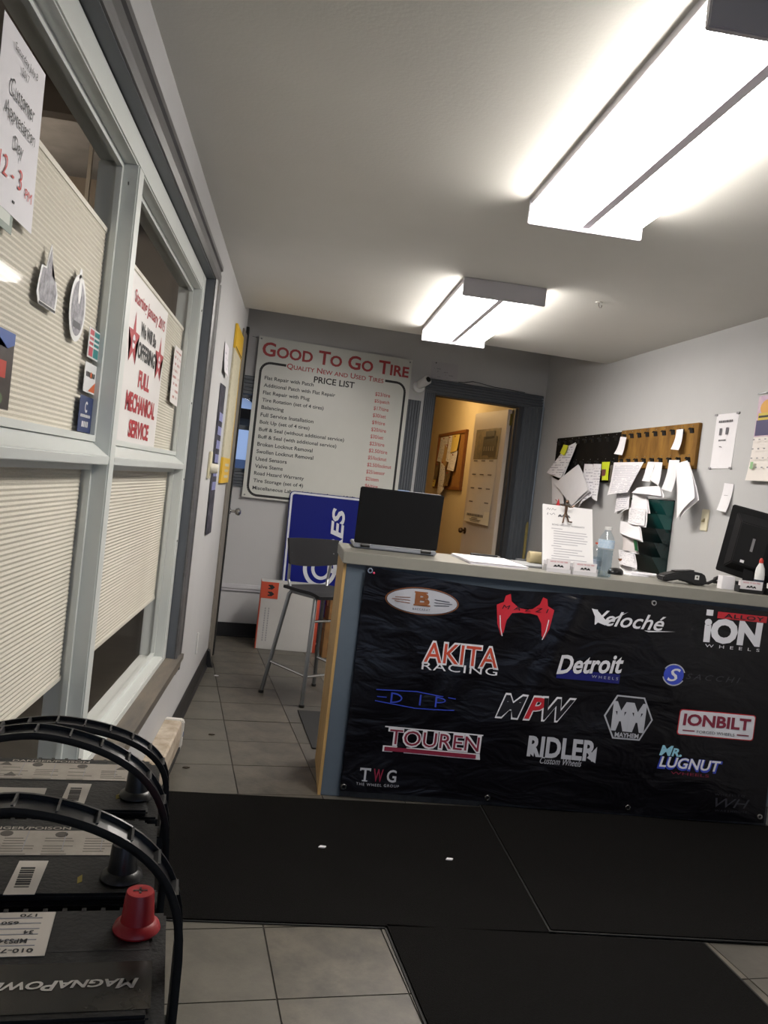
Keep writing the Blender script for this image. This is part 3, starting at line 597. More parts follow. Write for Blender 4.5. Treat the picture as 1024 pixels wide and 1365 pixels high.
# ================================================================== service counter
CT = 1.01
PINE = mat('raw_pine', '#bd9d66', .6, col2='#a07f4c', vs=7, stretch=(6, 6, .6), bump=.1, bs=40)
CGREY = mat('counter_grey_paint', '#56626e', .5, var=.12, vs=5)
c = thing('service_counter', 'grey service counter with raw pine end panel', 'counter', (.24, 3.36, 0))
cl_ = rwx(3.6)-.24-.005
obj('front_panel', M().box(.07, cl_-.01, .012, .03, 0, .96), CGREY, c)
obj('corner_post', M().box(.0, .078, 0, .06, 0, .96), CGREY, c, bevel=.002)
obj('end_panel', M().box(-.012, 0, .0, .44, 0, .96), PINE, c)
obj('kick_board', M().box(.078, cl_-.01, .004, .012, 0, .09), mat('scuffed_black_kick', '#2a2c2f', .6, col2='#45474a', vs=12), c)
obj('shelf', M().box(.07, cl_-.02, .03, .42, .46, .48), PINE, c)
ct = obj('countertop', M().prism([(.222, 3.338), (rwx(3.338)-.004, 3.338), (rwx(3.80)-.004, 3.80), (.222, 3.80)], .962, CT, 'z'), mat('grey_laminate', '#838178', .4, var=.06, vs=12), bevel=.002)
tag(ct, 'long pale grey laminate countertop', 'countertop')

# banner
def wr(x, z):
    d = .0035*math.sin(7*x+4*z)+.003*math.sin(11*x-9*z+1)+.002*math.sin(14*z+3*x)
    f1 = math.exp(-((x-.45-.5*(.9-z))/.05)**2)*.006*max(0, min(1, (z-.35)/.3))
    f2_ = math.exp(-((x-1.22-.35*(z-.9))/.04)**2)*.016*max(0, (z-.3)/.6)
    f3 = math.exp(-((x-1.02+.7*(.9-z))/.05)**2)*.005
    return d+f1+f2_+f3
BY = 3.337
def vinyl():
    m = bpy.data.materials.new('black_vinyl_banner'); m.use_nodes = True; nt = m.node_tree; N = nt.nodes; L = nt.links; b = N['Principled BSDF']
    b.inputs['Base Color'].default_value = (*S('#09080d'), 1); b.inputs['Specular IOR Level'].default_value = .35; b.inputs['Roughness'].default_value = .3
    tcn = N.new('ShaderNodeTexCoord'); acc = None
    mp = N.new('ShaderNodeMapping'); mp.inputs['Scale'].default_value = (1, 1, 2.2); L.new(tcn.outputs['Object'], mp.inputs[0])
    n1 = N.new('ShaderNodeTexNoise'); n1.inputs['Scale'].default_value = 4.5; n1.inputs['Detail'].default_value = 3; n1.inputs['Distortion'].default_value = .8; L.new(mp.outputs[0], n1.inputs['Vector'])
    b1 = N.new('ShaderNodeBump'); b1.inputs['Strength'].default_value = .35; b1.inputs['Distance'].default_value = .035; L.new(n1.outputs['Fac'], b1.inputs['Height'])
    n2 = N.new('ShaderNodeTexNoise'); n2.inputs['Scale'].default_value = 45; L.new(mp.outputs[0], n2.inputs['Vector'])
    b2 = N.new('ShaderNodeBump'); b2.inputs['Strength'].default_value = .05; b2.inputs['Distance'].default_value = .01; L.new(n2.outputs['Fac'], b2.inputs['Height']); L.new(b1.outputs[0], b2.inputs['Normal'])
    L.new(b2.outputs[0], b.inputs['Normal']); return m
ban = thing('wheel_brand_banner', 'black vinyl banner with wheel brand logos across the counter front', 'banner', (0, BY, 0))
NX, NZ = 90, 46; BX0, BX1 = .318, 2.165
def btop(x):
    for (x0, z0), (x1, z1) in zip(((.3, .958), (.36, .957), (.5, .948), (.7, .931), (.9, .922), (1.2, .936), (1.55, .945), (2.2, .945)), ((.36, .957), (.5, .948), (.7, .931), (.9, .922), (1.2, .936), (1.55, .945), (2.2, .945), (2.3, .945))):
        if x <= x1: return z0+(z1-z0)*(x-x0)/(x1-x0)
    return .945
mv = []; mf = []
for side in (0, 1):
    for j in range(NZ+1):
        for i in range(NX+1):
            x = BX0+(BX1-BX0)*i/NX; zt = btop(x); zb = .028+.006*math.sin(3*x); z = zb+(zt-zb)*j/NZ
            mv.append((x, -wr(x, z)+side*.001, z))
T = (NX+1)*(NZ+1)
for j in range(NZ):
    for i in range(NX):
        a = j*(NX+1)+i; mf.append((a, a+1, a+NX+2, a+NX+1)); mf.append((T+a, T+a+NX+1, T+a+NX+2, T+a+1))
obj('vinyl', (mv, [], mf), vinyl(), ban, smooth=True)
for x, z in ((.336, .944), (.33, .05), (.935, .048), (1.547, .932), (1.551, .05), (2.143, .057), (2.143, .93)):
    obj('grommet', M().add(*(lambda n: ([(x+r_*math.cos(2*math.pi*k/n), -wr(x, z)-h_, z+r_*math.sin(2*math.pi*k/n)) for r_, h_ in ((.0055, .0015), (.0065, .004), (.011, .004), (.0125, .0012)) for k in range(n)], [(i*n+k, i*n+(k+1) % n, (i+1)*n+(k+1) % n, (i+1)*n+k) for i in range(3) for k in range(n)]))(14)), CHROME, ban, smooth=True)
LW = mat('logo_white', '#d4d4da', .4); LB = mat('logo_black', '#131217', .4); LRED = mat('logo_red', '#b3202c', .4); LBL = mat('logo_blue', '#3346b4', .4); LMA = mat('logo_maroon', '#7c2238', .4); LSI = mat('logo_silver', '#a9abb3', .35); LBR = mat('logo_bronze', '#7d4a24', .4); LDK = mat('logo_dark_grey', '#33333b', .4); LOR = mat('logo_orange_red', '#b8462f', .4)
def bt(body, cx, cz, w_, h_, m, lay=1, **k): return wtext(ban, body, cx, cz, w_, h_, m, -.0012-.0009*lay, fn=wr, name='logo_lettering', **k)
def bp(polys, cx, cz, m, lay=1, sx=1., sz=1., cuts=2): return wpoly(ban, polys, cx, cz, m, -.0012-.0009*lay, 'logo_shape', sx, sz, wr, cuts)
# oval B
bp([ell(.152, .056, 40)], .562, .841, LBR, 1, cuts=3); bp([ell(.148, .053, 40)], .562, .841, LDK, 2, cuts=3); bp([ell(.145, .050, 40)], .562, .841, LSI, 3, cuts=3)
bt('B', .562, .85, .062, .052, LBR, 5, bold=.05); bp(stroke([(-.035, -.026), (.035, -.026)], .006), .562, .851, LBR, 5); bp(stroke([(-.035, .026), (.02, .026)], .006), .562, .851, LBR, 5)
bt('BACCARAT', .562, .808, .072, .009, LDK, 5, space=1.3)
for s_ in (-1, 1): bp([q for k in range(3) for q in stroke([(s_*.05, .012-.012*k), (s_*(.125-.012*abs(k-1)), .008-.008*k)], .0025)], .562, .841, (LBR, LDK)[s_ > 0], 5, cuts=1)
# red bat shape
bat = [(-.124, .035), (-.095, .05), (-.09, .078), (-.07, .088), (-.062, .055), (-.03, .03), (0, .026), (.03, .03), (.06, .055), (.07, .088), (.09, .08), (.095, .05), (.124, .035), (.118, .0), (.112, -.05), (.092, -.10), (.082, -.085), (.075, -.03), (.055, .004), (.02, .01), (0, .008), (-.02, .01), (-.055, .004), (-.075, -.03), (-.082, -.085), (-.092, -.10), (-.112, -.05), (-.118, 0)]
bp([bat], .998, .826, LRED, 1, 1.0, .93, cuts=2); bt('MAZZI', .998, .852, .20, .017, LB, 3, space=1.8, shear=.2)
for s_ in (-1, 1): bp(stroke([(s_*.105, -.01), (s_*.098, -.06), (s_*.086, -.095)], .004), .998, .826, LW, 3, cuts=1)
# akita racing
bt('AKITA', .752, .636, .326, .098, LW, 1, bold=.05); bt('AKITA', .752, .636, .31, .082, LOR, 2, bold=.005); bt('RACING', .751, .579, .32, .032, LW, 3, bold=.0, space=1.1)
# blue outline logo
bp([q for q in stroke([(-.166, .028), (.0, .034), (.166, .018)], .004)]+[q for q in stroke([(-.166, -.018), (.0, -.036), (.166, -.03)], .004)], .583, .434, LBL, 1, cuts=1)
for x in (-.10, .02, .085): bp(stroke([(x, -.022), (x, .022)], .007), .583, .434, LBL, 2, cuts=1)
bp([q for q in ringq(.045, .022, .006, 14, -.1, 0, -1.57, 1.57)]+[q for q in ringq(.04, .013, .005, 12, .085, .008, -1.57, 1.57)]+stroke([(-.16, .0), (-.12, .0)], .004), .583, .434, LBL, 2, cuts=0)
# MPW
for s_, x, w_, m in (('M', .988, .135, LB), ('P', 1.09, .10, LRED), ('W', 1.192, .15, LB)): bt(s_, x, .443, w_, .108, LW, 1, shear=.35, bold=.06); bt(s_, x, .443, w_*.9, .092, m, 2, shear=.35, bold=.03)
# touren
bp([[(-.205, -.03), (.2, -.03), (.205, -.055), (-.205, -.055)], R4(-.205, .205, .047, .052)], .677, .262, LW, 1); bt('TOUREN', .682, .272, .39, .078, LW, 2, bold=.05); bt('TOUREN', .682, .272, .375, .062, LMA, 3); bp([R4(-.198, .185, -.051, -.034)], .677, .262, LMA, 3)
# ridler
bt('RIDLER', 1.228, .282, .300, .088, LSI, 1, bold=.035); bp([[(-.15, -.02), (-.12, -.044), (-.12, .02)], [(.15, -.05), (.11, -.03), (.15, .02)]], 1.228, .282, LSI, 1); bt('Custom Wheels', 1.228, .226, .18, .028, LSI, 2, shear=.35)
# T W G
for s_, x, m in (('T', .412, LSI), ('W', .466, LMA), ('G', .522, LSI)): bt(s_, x, .108, .04, .052, m, 1, bold=.015)
bp(stroke([(-.02, .026), (-.02, .014)], .005)+stroke([(.02, .026), (.02, .014)], .005)+stroke([(-.011, -.026), (.011, -.026)], .005), .412, .108, LSI, 1, cuts=0); bt('THE WHEEL GROUP', .468, .068, .178, .011, LSI, 1, space=1.3)
# veloche
bt('Veloché', 1.452, .848, .315, .064, LW, 1, shear=.35, bold=.012); bp([[(-.19, .035), (-.165, .03), (-.12, -.012), (-.03, .036), (-.125, -.03), (-.16, -.02)], [(.05, -.036), (.19, -.028), (.07, -.041)]], 1.469, .848, LW, 2)
# alloy ion
bt('iON', 1.914, .842, .262, .108, LW, 1, bold=.055); bp([R4(-.135, -.105, .045, .07)], 1.92, .858, LW, 2); bp([R4(-.085, .138, .038, .066)], 1.92, .858, LRED, 2); bt('ALLOY', 1.955, .91, .18, .018, LB, 4, bold=.02, space=1.1); bt('WHEELS', 1.921, .775, .252, .013, LW, 1, space=2.2)
# detroit
bp([R4(-.138, .138, -.022, .018)], 1.302, .598, mat('logo_navy', '#161a66', .4), 1); bt('Detroit', 1.303, .648, .291, .082, LW, 3, shear=.3, bold=.025, rot=.1); bt('WHEELS', 1.375, .597, .115, .012, LSI, 3, space=1.6)
# S circle
bp([ell(.044, .043, 26)], 1.67, .638, LBL, 1, cuts=1); bt('S', 1.67, .638, .055, .056, LW, 3, shear=.3, bold=.01); bp(ringq(.05, .047, .005, 20, 0, 0, .3, 2.6)+ringq(.05, .047, .005, 20, 0, 0, 3.4, 5.8), 1.67, .638, LSI, 2, cuts=0); bt('SACCHI', 1.85, .638, .25, .024, LDK, 1, space=1.5, shear=.3)
# mayhem hexagon
hx = [(-.107, 0), (-.06, .093), (.06, .093), (.107, 0), (.06, -.093), (-.06, -.093)]
bp([hx], 1.499, .436, LSI, 1, cuts=3); bp([[(a*.93, b*.93) for a, b in hx]], 1.499, .436, LB, 2, cuts=3); bt('M', 1.463, .44, .072, .125, LSI, 4, bold=.06); bt('M', 1.535, .44, .072, .125, LSI, 4, bold=.06); bt('MAYHEM', 1.499, .362, .105, .020, LSI, 4, bold=.03)
# ionbilt
def rr_(w_, h_, r_): return [(sx*(w_/2-r_)+r_*math.cos(a), sz*(h_/2-r_)+r_*math.sin(a)) for sx, sz, a0 in ((1, 1, 0), (-1, 1, 90), (-1, -1, 180), (1, -1, 270)) for a in [math.radians(a0+30*i) for i in range(4)]]
bp([rr_(.346, .112, .012)], 1.893, .439, LRED, 1, cuts=3); bp([rr_(.338, .104, .01)], 1.893, .439, LW, 2, cuts=3); bt('IONBILT', 1.893, .452, .305, .052, LMA, 4, bold=.035); bt('FORGED WHEELS', 1.893, .403, .17, .012, LB, 4); bp([R4(-.15, -.095, -.037, -.032), R4(.095, .15, -.037, -.032)], 1.893, .439, LMA, 4, cuts=1)
# mr lugnut
bt('Mr.', 1.705, .31, .10, .045, mat('logo_sky', '#8fc4d8', .4), 1, shear=.2, bold=.03, caps=True); bt('LUGNUT', 1.796, .258, .288, .056, LBL, 1, shear=.2, bold=.05); bt('LUGNUT', 1.796, .262, .272, .046, LW, 2, shear=.2, bold=.02); bt('WHEELS', 1.80, .218, .17, .012, LMA, 1)
# faint corner logo
bt('WHEEL TO', 1.99, .142, .14, .009, LDK, 1, space=1.3); bt('WH', 2.006, .107, .16, .04, LDK, 1, shear=.3); bt('WAREHOUSE', 2.006, .072, .15, .009, LDK, 1, space=1.3)
obj('pin_dot', M().lathe([(.001, -.005), (.005, -.004), (.005, -.001)], 8, (.352, -wr(.352, .94)-.001, .936), 'y'), mat('pink_pin', '#c23a5c', .5), ban)

# ================================================================== on the counter
lt = thing('laptop', 'open black laptop seen from behind on the counter', 'laptop', (.275, 3.565, CT))
obj('base', M().box(0, .365, .005, .245, .004, .022), mat('laptop_silver', '#8f9196', .4, .3), lt, bevel=.004)
obj('underside', M().box(.01, .355, .012, .24, .0, .006), BLACK, lt)
obj('lid', M().hexa([(0, .0, .024), (.365, 0, .024), (.365, .012, .024), (0, .012, .024)], [(0, -.03, .268), (.365, -.03, .268), (.365, -.022, .27), (0, -.022, .27)]), mat('laptop_lid_black', '#0e0e10', .6, var=.15, vs=40, spec=.2), lt, bevel=.008, seg=3)
obj('hinge', M().tube([(.03, .006, .018), (.07, .006, .018)], .011, 10), BLACK, lt); obj('hinge', M().tube([(.295, .006, .018), (.34, .006, .018)], .011, 10), BLACK, lt)
obj('latch', M().box(.16, .21, -.0285, -.020, .2685, .2725), CHROME, lt); obj('lid_edge', M().box(.21, .35, -.027, -.0215, .2685, .2705), mat('laptop_edge', '#b9b9bb', .4), lt)
t = thing('paper_stack', 'stack of loose white papers beside the laptop', 'papers', (.875, 3.585, CT), .04)
for k in range(5): obj('sheet', M().box(-.125+.004*random.uniform(-1, 1), .125+.004*random.uniform(-1, 1), -.185+.006*random.uniform(-1, 1), .175+.006*random.uniform(-1, 1), .0022*k, .0022*k+.0019), PAPER, t, rotz=random.uniform(-.035, .035))
t = thing('pen', 'dark pen lying on the paper stack', 'pen', (.90, 3.75, CT+.0165), .08); obj('barrel', M().tube([(-.07, 0, 0), (.06, 0, 0)], .005, 8), BLACK, t); obj('tip', M().tube([(.06, 0, 0), (.075, 0, 0)], [.005, .001], 8), CHROME, t)
t = thing('clipboard', 'grey clipboard lying behind the white flyer stand', 'clipboard', (1.085, 3.65, CT)); obj('board', M().box(-.075, .065, -.13, .14, 0, .006), mat('clip_grey', '#6a6b6c', .5), t, bevel=.001); obj('clip', M().box(-.03, .03, .11, .14, .006, .016), STEEL, t, bevel=.002); obj('sheet', M().box(-.07, .06, -.125, .10, .0061, .009), mat('grey_sheet', '#8d8f91', .6), t)
t = thing('tape_roll', 'cream roll of tape standing behind the flyer', 'tape', (1.125, 3.715, CT+.017)); obj('roll', M().lathe([(.016, -.03), (.03, -.03), (.03, .03), (.016, .03)], 20, (0, 0, .014), 'x'), mat('masking_tape', '#c4b48c', .6), t); obj('core', M().lathe([(.015, -.028), (.015, .028)], 16, (0, 0, .014), 'x'), mat('brown_core', '#4a372c', .7), t)
# flyer stand, leaning back
fs = thing('flyer_stand', 'white warranty flyer in a leaning clear stand', 'flyer', (1.096, 3.487, CT))
def lean(m, a=math.atan2(.11, .284)):
    cs, sn = math.cos(a), math.sin(a); m.v = [(x, y*cs+z*sn, z*cs-y*sn) for x, y, z in m.v]; return m
def ltext(parent, body, cx, cz, w_, h_, m, y=-.003, **k):
    vs, f_ = text2d(body, w_, h_, **k); mm = M(); mm.add([(cx+a, y, cz+b) for a, b in vs], f_); return obj('lettering', lean(mm), m, parent)
obj('sheet', lean(M().box(0, .23, -.002, 0, .002, .304)), mat('bright_flyer_paper', '#e6e4e4', .5), fs)
obj('acrylic_back', lean(M().box(-.001, .231, .0002, .003, 0, .303)), mat('clear_acrylic', '#b8bcc0', .15), fs)
obj('foot', M().hexa([(.03, .003, 0), (.2, .003, 0), (.2, .125, 0), (.03, .125, 0)], [(.03, .003, .002), (.2, .003, .002), (.2, .125, .002), (.03, .125, .002)]), MATS['clear_acrylic'], fs)
GI = mat('grey_print_ink', '#8c8b90', .6)
for k, q in enumerate(([(.018, .278), (.024, .288), (.030, .278), (.036, .287)], [(.04, .278), (.046, .287), (.054, .28), (.062, .284)], [(.02, .256), (.024, .266), (.022, .254)], [(.032, .262), (.04, .256), (.05, .266), (.056, .258)])):
    mm = M()
    for p in stroke(q, .0022): mm.add([(x, -.003, z) for x, z in p], [(0, 1, 2, 3)])
    obj('handwriting', lean(mm), GI, fs)
ltext(fs, 'ROAD HAZARD WARRANTY', .118, .212, .15, .008, GI, bold=.02)
mm = M()
for k, (a, b) in enumerate(((.04, .09), (.05, .2), (.05, .205), (.05, .19), (.05, .205), (.05, .20), (.05, .16), None or (.04, .085), (.05, .18), (.05, .16), (.05, .19), (.04, .12), (.04, .2))): mm.box(a, b, -.0032, -.0028, .192-.0115*k, .1955-.0115*k)
o_ = obj('small_print', lean(mm), mat('pale_print_ink', '#b5b3b8', .6), fs); o_['kind'] = 'stuff'
def cars(parent, cx, cz, w_, y, ln=False):
    """little row of three car fronts, the shop's mark"""
    for k, dx in enumerate((-.33, 0, .33)):
        s_ = w_*.34; z0 = cz-(0 if k == 1 else w_*.04)
        pts = [(-.5, -.3), (-.5, .02), (-.33, .08), (-.24, .36), (.24, .36), (.33, .08), (.5, .02), (.5, -.3), (.34, -.3), (.34, -.18), (-.34, -.18), (-.34, -.3)]
        mm = M().prism([(cx+dx*w_+a*s_, z0+b*s_) for a, b in pts], y, y-.0004, 'y')
        obj('car_mark', lean(mm) if ln else mm, INK if not ln else mat('mark_ink', '#55555a', .6), parent)
cars(fs, .098, .257, .056, -.003, True)
# wire man clipped on the flyer
ft = thing('bolt_figure', 'tiny bronze bolt figure hooked on the flyer top edge', 'figurine', (1.195, 3.566, 1.222))
BRZ = mat('bronze_metal', '#6b5546', .4, .8)
obj('body', M().tube([(0, -.004, .042), (.001, -.004, .078)], [.006, .007], 8), BRZ, ft); obj('head', M().lathe([(.001, -.009), (.006, -.007), (.009, 0), (.006, .007), (.001, .009)], 12, (.001, -.004, .093)), BRZ, ft, smooth=True)
for s_, p in ((-1, [(-.003, -.004, .042), (-.007, -.008, .022), (-.010, -.012, .002), (-.013, -.016, .0)]), (1, [(.003, -.004, .042), (.010, -.008, .022), (.015, -.012, .006), (.030, -.014, .005)])): obj('leg', M().tube(p, .0035, 7), BRZ, ft)
for p in ([(-.005, -.004, .076), (-.018, -.003, .074), (-.022, .004, .078)], [(.006, -.004, .076), (.016, -.004, .070), (.028, -.003, .072), (.036, -.002, .080)]): obj('arm', M().tube(p, .003, 7), BRZ, ft)
t = thing('red_tag', 'tiny red tag hooked on the flyer beside the figure', 'tag', (1.168, 3.603, 1.294)); obj('tag', M().prism([(-.008, 0), (.008, 0), (.004, .018), (0, .03), (-.003, .018)], -.003, .003, 'y'), mat('tag_red', '#b3262d', .5), t); obj('hook', M().tube([(-.006, 0, .02), (-.014, 0, .026)], .0015, 6), mat('tag_wire', '#7a3030', .4), t)
# business cards
CARD = mat('card_white', '#dcd8da', .5)
def card_holder(x, y, label, frame, rz=0):
    t = thing('card_holder', label, 'card holder', (x, y, CT), rz, 'business card holders on the counter')
    obj('holder', M().box(-.056, .056, -.012, .03, 0, .004).box(-.056, .056, .024, .03, .004, .045).box(-.056, -.053, -.012, .024, .004, .03).box(.053, .056, -.012, .024, .004, .03).box(-.056, .056, -.012, -.009, .004, .016), frame, t)
    for k in range(3): obj('card', M().box(-.051, .051, -.006+.006*k, -.002+.006*k, .0045, .053-.0005*k), CARD, t)
    wtext(t, 'GOOD TO GO TIRE', 0, .045, .078, .006, mat('card_red_ink', '#c05a62', .5), -.0068, bold=.015); cars(t, 0, .028, .044, -.0066)
    return t
CLEARP = mat('pale_clear_plastic', '#c9c7ca', .2)
card_holder(1.147, 3.435, 'left of two white business card holders before the flyer', CLEARP, .03); card_holder(1.262, 3.425, 'right of two white business card holders before the flyer', CLEARP, .05)
card_holder(2.012, 3.415, 'black framed business card holder below the monitor', BLACK, -.03); card_holder(2.135, 3.40, 'black framed card holder at the right picture edge', BLACK, -.05)
t = thing('card_box', 'small white carton behind the black card holder', 'box', (1.945, 3.50, CT)); obj('carton', M().box(-.03, .03, -.02, .02, 0, .058), PAPER, t, bevel=.001); obj('flap', M().box(-.03, .03, .0, .02, .0582, .0592), CARD, t)
# bottles
PET = glass('clear_plastic_bottle', '#f1f6f9', .9)
def bottle(x, y, r, h, label, cap, lab, labr):
    t = thing('water_bottle', label, 'bottle', (x, y, CT))
    pr = [(r*.8, 0.001), (r, .008)]
    zz = .02
    while zz < h*.52: pr += [(r, zz), (r*.93, zz+.008)]; zz += .016
    pr += [(r, h*.54), (r, h*.72), (r*.85, h*.80), (r*.45, h*.90), (r*.38, h*.93), (r*.38, h*.945)]
    obj('bottle', M().lathe(pr, 24), PET, t, smooth=True)
    obj('water', M().lathe([(a*.94, max(b, .004)) for a, b in pr if b < h*.6], 24), glass('water_inside', '#eaf1f5', .3), t, smooth=True)
    obj('cap', M().lathe([(r*.42, h*.94), (r*.42, h*.995), (r*.38, h)], 18), cap, t, smooth=True)
    obj('label', M().lathe([(r*1.02, h*labr[0]), (r*1.02, h*labr[1])], 24), lab, t, smooth=True)
    return t
LBLUE = mat('bottle_label_blue', '#8fb4d2', .4, col2='#d5dde6', vs=30)
bottle(1.348, 3.435, .034, .217, 'large clear water bottle with blue label', WHITE, LBLUE, (.58, .74)); bottle(1.352, 3.545, .026, .142, 'small clear water bottle with red cap behind the large one', mat('red_cap', '#b5543f', .4), mat('bottle_label_dark', '#7c86a6', .4, col2='#c9ced8', vs=30), (.25, .45))
t = thing('computer_mouse', 'black computer mouse behind the water bottle', 'mouse', (1.50, 3.67, CT), .6); obj('shell', M().lathe([(.03, 0), (.032, .008), (.028, .022), (.018, .031), (.001, .034)], 20), BLACK, t, smooth=True); t.scale = (1.5, .95, .9); obj('wheel', M().lathe([(.006, -.003), (.006, .003)], 10, (.026, 0, .022), 'y'), STEEL, t)
# card terminal
t = thing('card_terminal', 'black handheld card terminal lying on the counter', 'terminal', (1.655, 3.545, CT), .02)
bodyp = [(0, .006), (.004, .030), (.03, .040), (.09, .056), (.15, .060), (.19, .056), (.205, .040), (.21, .012), (.19, .002), (.15, .0), (.14, .006), (.07, .016), (.02, .004)]
obj('body', M().prism(bodyp, -.035, .035, 'y'), mat('terminal_black', '#1b1b1d', .4, var=.1, vs=30), t, bevel=.006, seg=3)
obj('sticker', M().box(.148, .168, -.0362, -.0352, .026, .046), WHITE, t); wpoly(t, [ell(.004, .005, 10, .158, .037)], 0, 0, INK, -.0366); obj('top_ridge', M().prism([(.06, .051), (.15, .0615), (.15, .0655), (.06, .055)], -.02, .02, 'y'), BLACK, t)
t = thing('terminal_cable', 'black cable curling beside the card terminal', 'cable', (1.87, 3.60, CT)); obj('cable', M().tube([(-.02, .02, .008), (.0, .03, .02), (.02, .01, .008), (.035, -.02, .012), (.06, -.03, .03), (.09, .0, .042), (.1, .05, .03), (.12, .09, .012), (.2, .1, .01)], .007, 8), BLACKM, t, smooth=True)
t = thing('loose_receipts', 'curled white receipts on the countertop by the wall', 'papers', (1.62, 3.70, CT)); obj('receipt', M().box(-.06, .05, -.02, .05, 0, .004), PAPER, t, rotz=.3); obj('receipt', M().tube([(-.02, .03, .01), (.09, .0, .012)], .008, 8), PAPER, t)
# monitor from behind
mo = thing('computer_monitor', 'black computer monitor seen from behind at the right edge', 'monitor', (2.078, 3.60, CT), math.atan2(-.80, .60))
def tilt(m, a=-.06):
    cs, sn = math.cos(a), math.sin(a); m.v = [(x, y*cs+(z-.08)*sn, .08+(z-.08)*cs-y*sn) for x, y, z in m.v]
    c2, s2 = math.cos(.17), math.sin(.17); m.v = [((x+.13)*c2+(z-.08)*s2-.13, y, .08+(z-.08)*c2-(x+.13)*s2+.008) for x, y, z in m.v]; return m
MB = mat('monitor_black', '#0d0d10', .6, var=.1, vs=30, spec=.25)
obj('bezel', tilt(M().box(-.13, .15, -.005, .018, .062, .38)), MB, mo, bevel=.004); obj('rear_shell', tilt(M().hexa([(-.10, -.005, .09), (.13, -.005, .09), (.13, -.005, .355), (-.10, -.005, .355)], [(-.05, -.045, .13), (.09, -.045, .13), (.09, -.045, .32), (-.05, -.045, .32)])), MB, mo, bevel=.004)
obj('screen', tilt(M().box(-.12, .14, .0182, .0195, .075, .37)), mat('dark_screen', '#0a0b0d', .15), mo); wv = M().box(.02, .032, -.0462, -.0452, .2, .26); obj('badge', tilt(wv), mat('monitor_badge', '#8a8a8e', .3, .5), mo); obj('sticker', tilt(M().box(-.01, .008, -.0462, -.0452, .14, .152)), PAPER, mo)
obj('neck', M().box(.01, .06, -.03, .0, .008, .2), MB, mo, bevel=.003); obj('foot', M().lathe([(.09, 0), (.09, .006), (.07, .011), (.02, .012)], 28, (.03, -.005, 0)), MB, mo, smooth=True)
t = thing('glue_bottle', 'white squeeze bottle with red cap before the monitor', 'bottle', (2.075, 3.462, CT)); obj('bottle', M().lathe([(.019, 0), (.021, .004), (.021, .085), (.018, .11), (.010, .128), (.008, .134)], 18), WHITE, t, smooth=True); obj('cap', M().lathe([(.009, .134), (.009, .146), (.004, .156)], 14), mat('cap_red', '#c03a2e', .4), t, smooth=True); obj('label', M().lathe([(.0214, .012), (.0214, .06)], 18), mat('dark_blue_label', '#2c3648', .4), t, smooth=True)

# ================================================================== right wall
def on_right(name, label, cat, s, z, off=.0005, group=None): return thing(name, label, cat, RWp(s, z, off), RR, group)
BOARDW = mat('stained_oak_board', '#8f6a31', .7, col2='#6a4a20', vs=5, stretch=(3, 3, .8), spec=.2); BOARDB = mat('black_stained_board', '#0e0d0d', .85, col2='#191614', vs=6, spec=.1)
def key_board(s_left, s_right, z0, z1, m, label, hooks_t, hooks_b):
    t = on_right('key_board', label, 'board', s_left, z0, group='key boards on the right wall'); W_ = s_left-s_right
    obj('board', M().box(0, W_, -.02, 0, 0, z1-z0), m, t, bevel=.002)
    src = obj('clip', M().hexa([(-.02, -.024, -.014), (.02, -.024, -.014), (.02, -.02, -.014), (-.02, -.02, -.014)], [(-.012, -.034, .014), (.012, -.034, .014), (.012, -.0195, .014), (-.012, -.0195, .014)]).tube([(0, -.022, .01), (0, -.04, .012), (0, -.045, .004)], .0035, 6), BLACKM, t)
    n = 0
    for zz, cnt in ((z1-z0-.042, hooks_t), (z1-z0-.205, hooks_b)):
        for k in range(cnt):
            p = (.06+(W_-.12)*k/(cnt-1), 0, zz)
            if n == 0: src.location = p
            else: inst('clip', src, t, p)
            n += 1
            obj('nail', M().lathe([(.0025, -.024), (.003, -.0205)], 6, (p[0], 0, p[2]+.028), 'y'), STEEL, t)
    return t
key_board(2.54, 1.40, 1.49, 1.827, BOARDB, 'black stained key board with steel clips', 9, 9); key_board(1.395, .445, 1.58, 1.835, BOARDW, 'honey oak key board with black clips', 9, 9)
def hung(label, q, off, m, bulge=.01, curl=.015, cat='paper', name='hanging_sheet', n2=0, group='papers clipped to the key boards'):
    s0 = max(p[0] for p in q); z0 = min(p[1] for p in q)
    t = on_right(name, label, cat, s0, z0, off, group); loc = [(s0-p[0], p[1]-z0) for p in q]
    obj('sheet', M().sheet(*loc, 0, bulge, curl, th=.0012, wob=.006), m, t)
    if n2: obj('back_sheet', M().sheet(*[(a+.012, b-.008) for a, b in loc], .004, bulge*.6, curl*.8, th=.0008, wob=.005), PAPER, t)
    return t
P2 = printed('paper_form_print', '#e0dee3', '#a9a7b2', 14, .5); P3 = printed('paper_invoice_print', '#e2e0e4', '#b6b4c0', 26, .6)
hung('long slanting sheet with yellow label on the black key board', ((2.294, 1.74), (2.086, 1.777), (2.245, 1.508), (2.57, 1.547)), .048, P2, n2=1)
hung('crumpled sheet lowest at the left under the black key board', ((2.569, 1.521), (2.36, 1.484), (2.19, 1.315), (2.437, 1.305)), .022, PAPER)
hung('wide tilted white sheet under the black key board', ((2.369, 1.462), (1.947, 1.61), (1.666, 1.426), (1.94, 1.307)), .066, PAPER, n2=1)
hung('printed form hanging in the middle under the black key board', ((1.884, 1.615), (1.737, 1.612), (1.631, 1.399), (1.872, 1.295)), .045, P2)
hung('narrow sheet hanging left of the yellow tag', ((1.727, 1.614), (1.60, 1.612), (1.558, 1.357), (1.682, 1.392)), .045, P2)
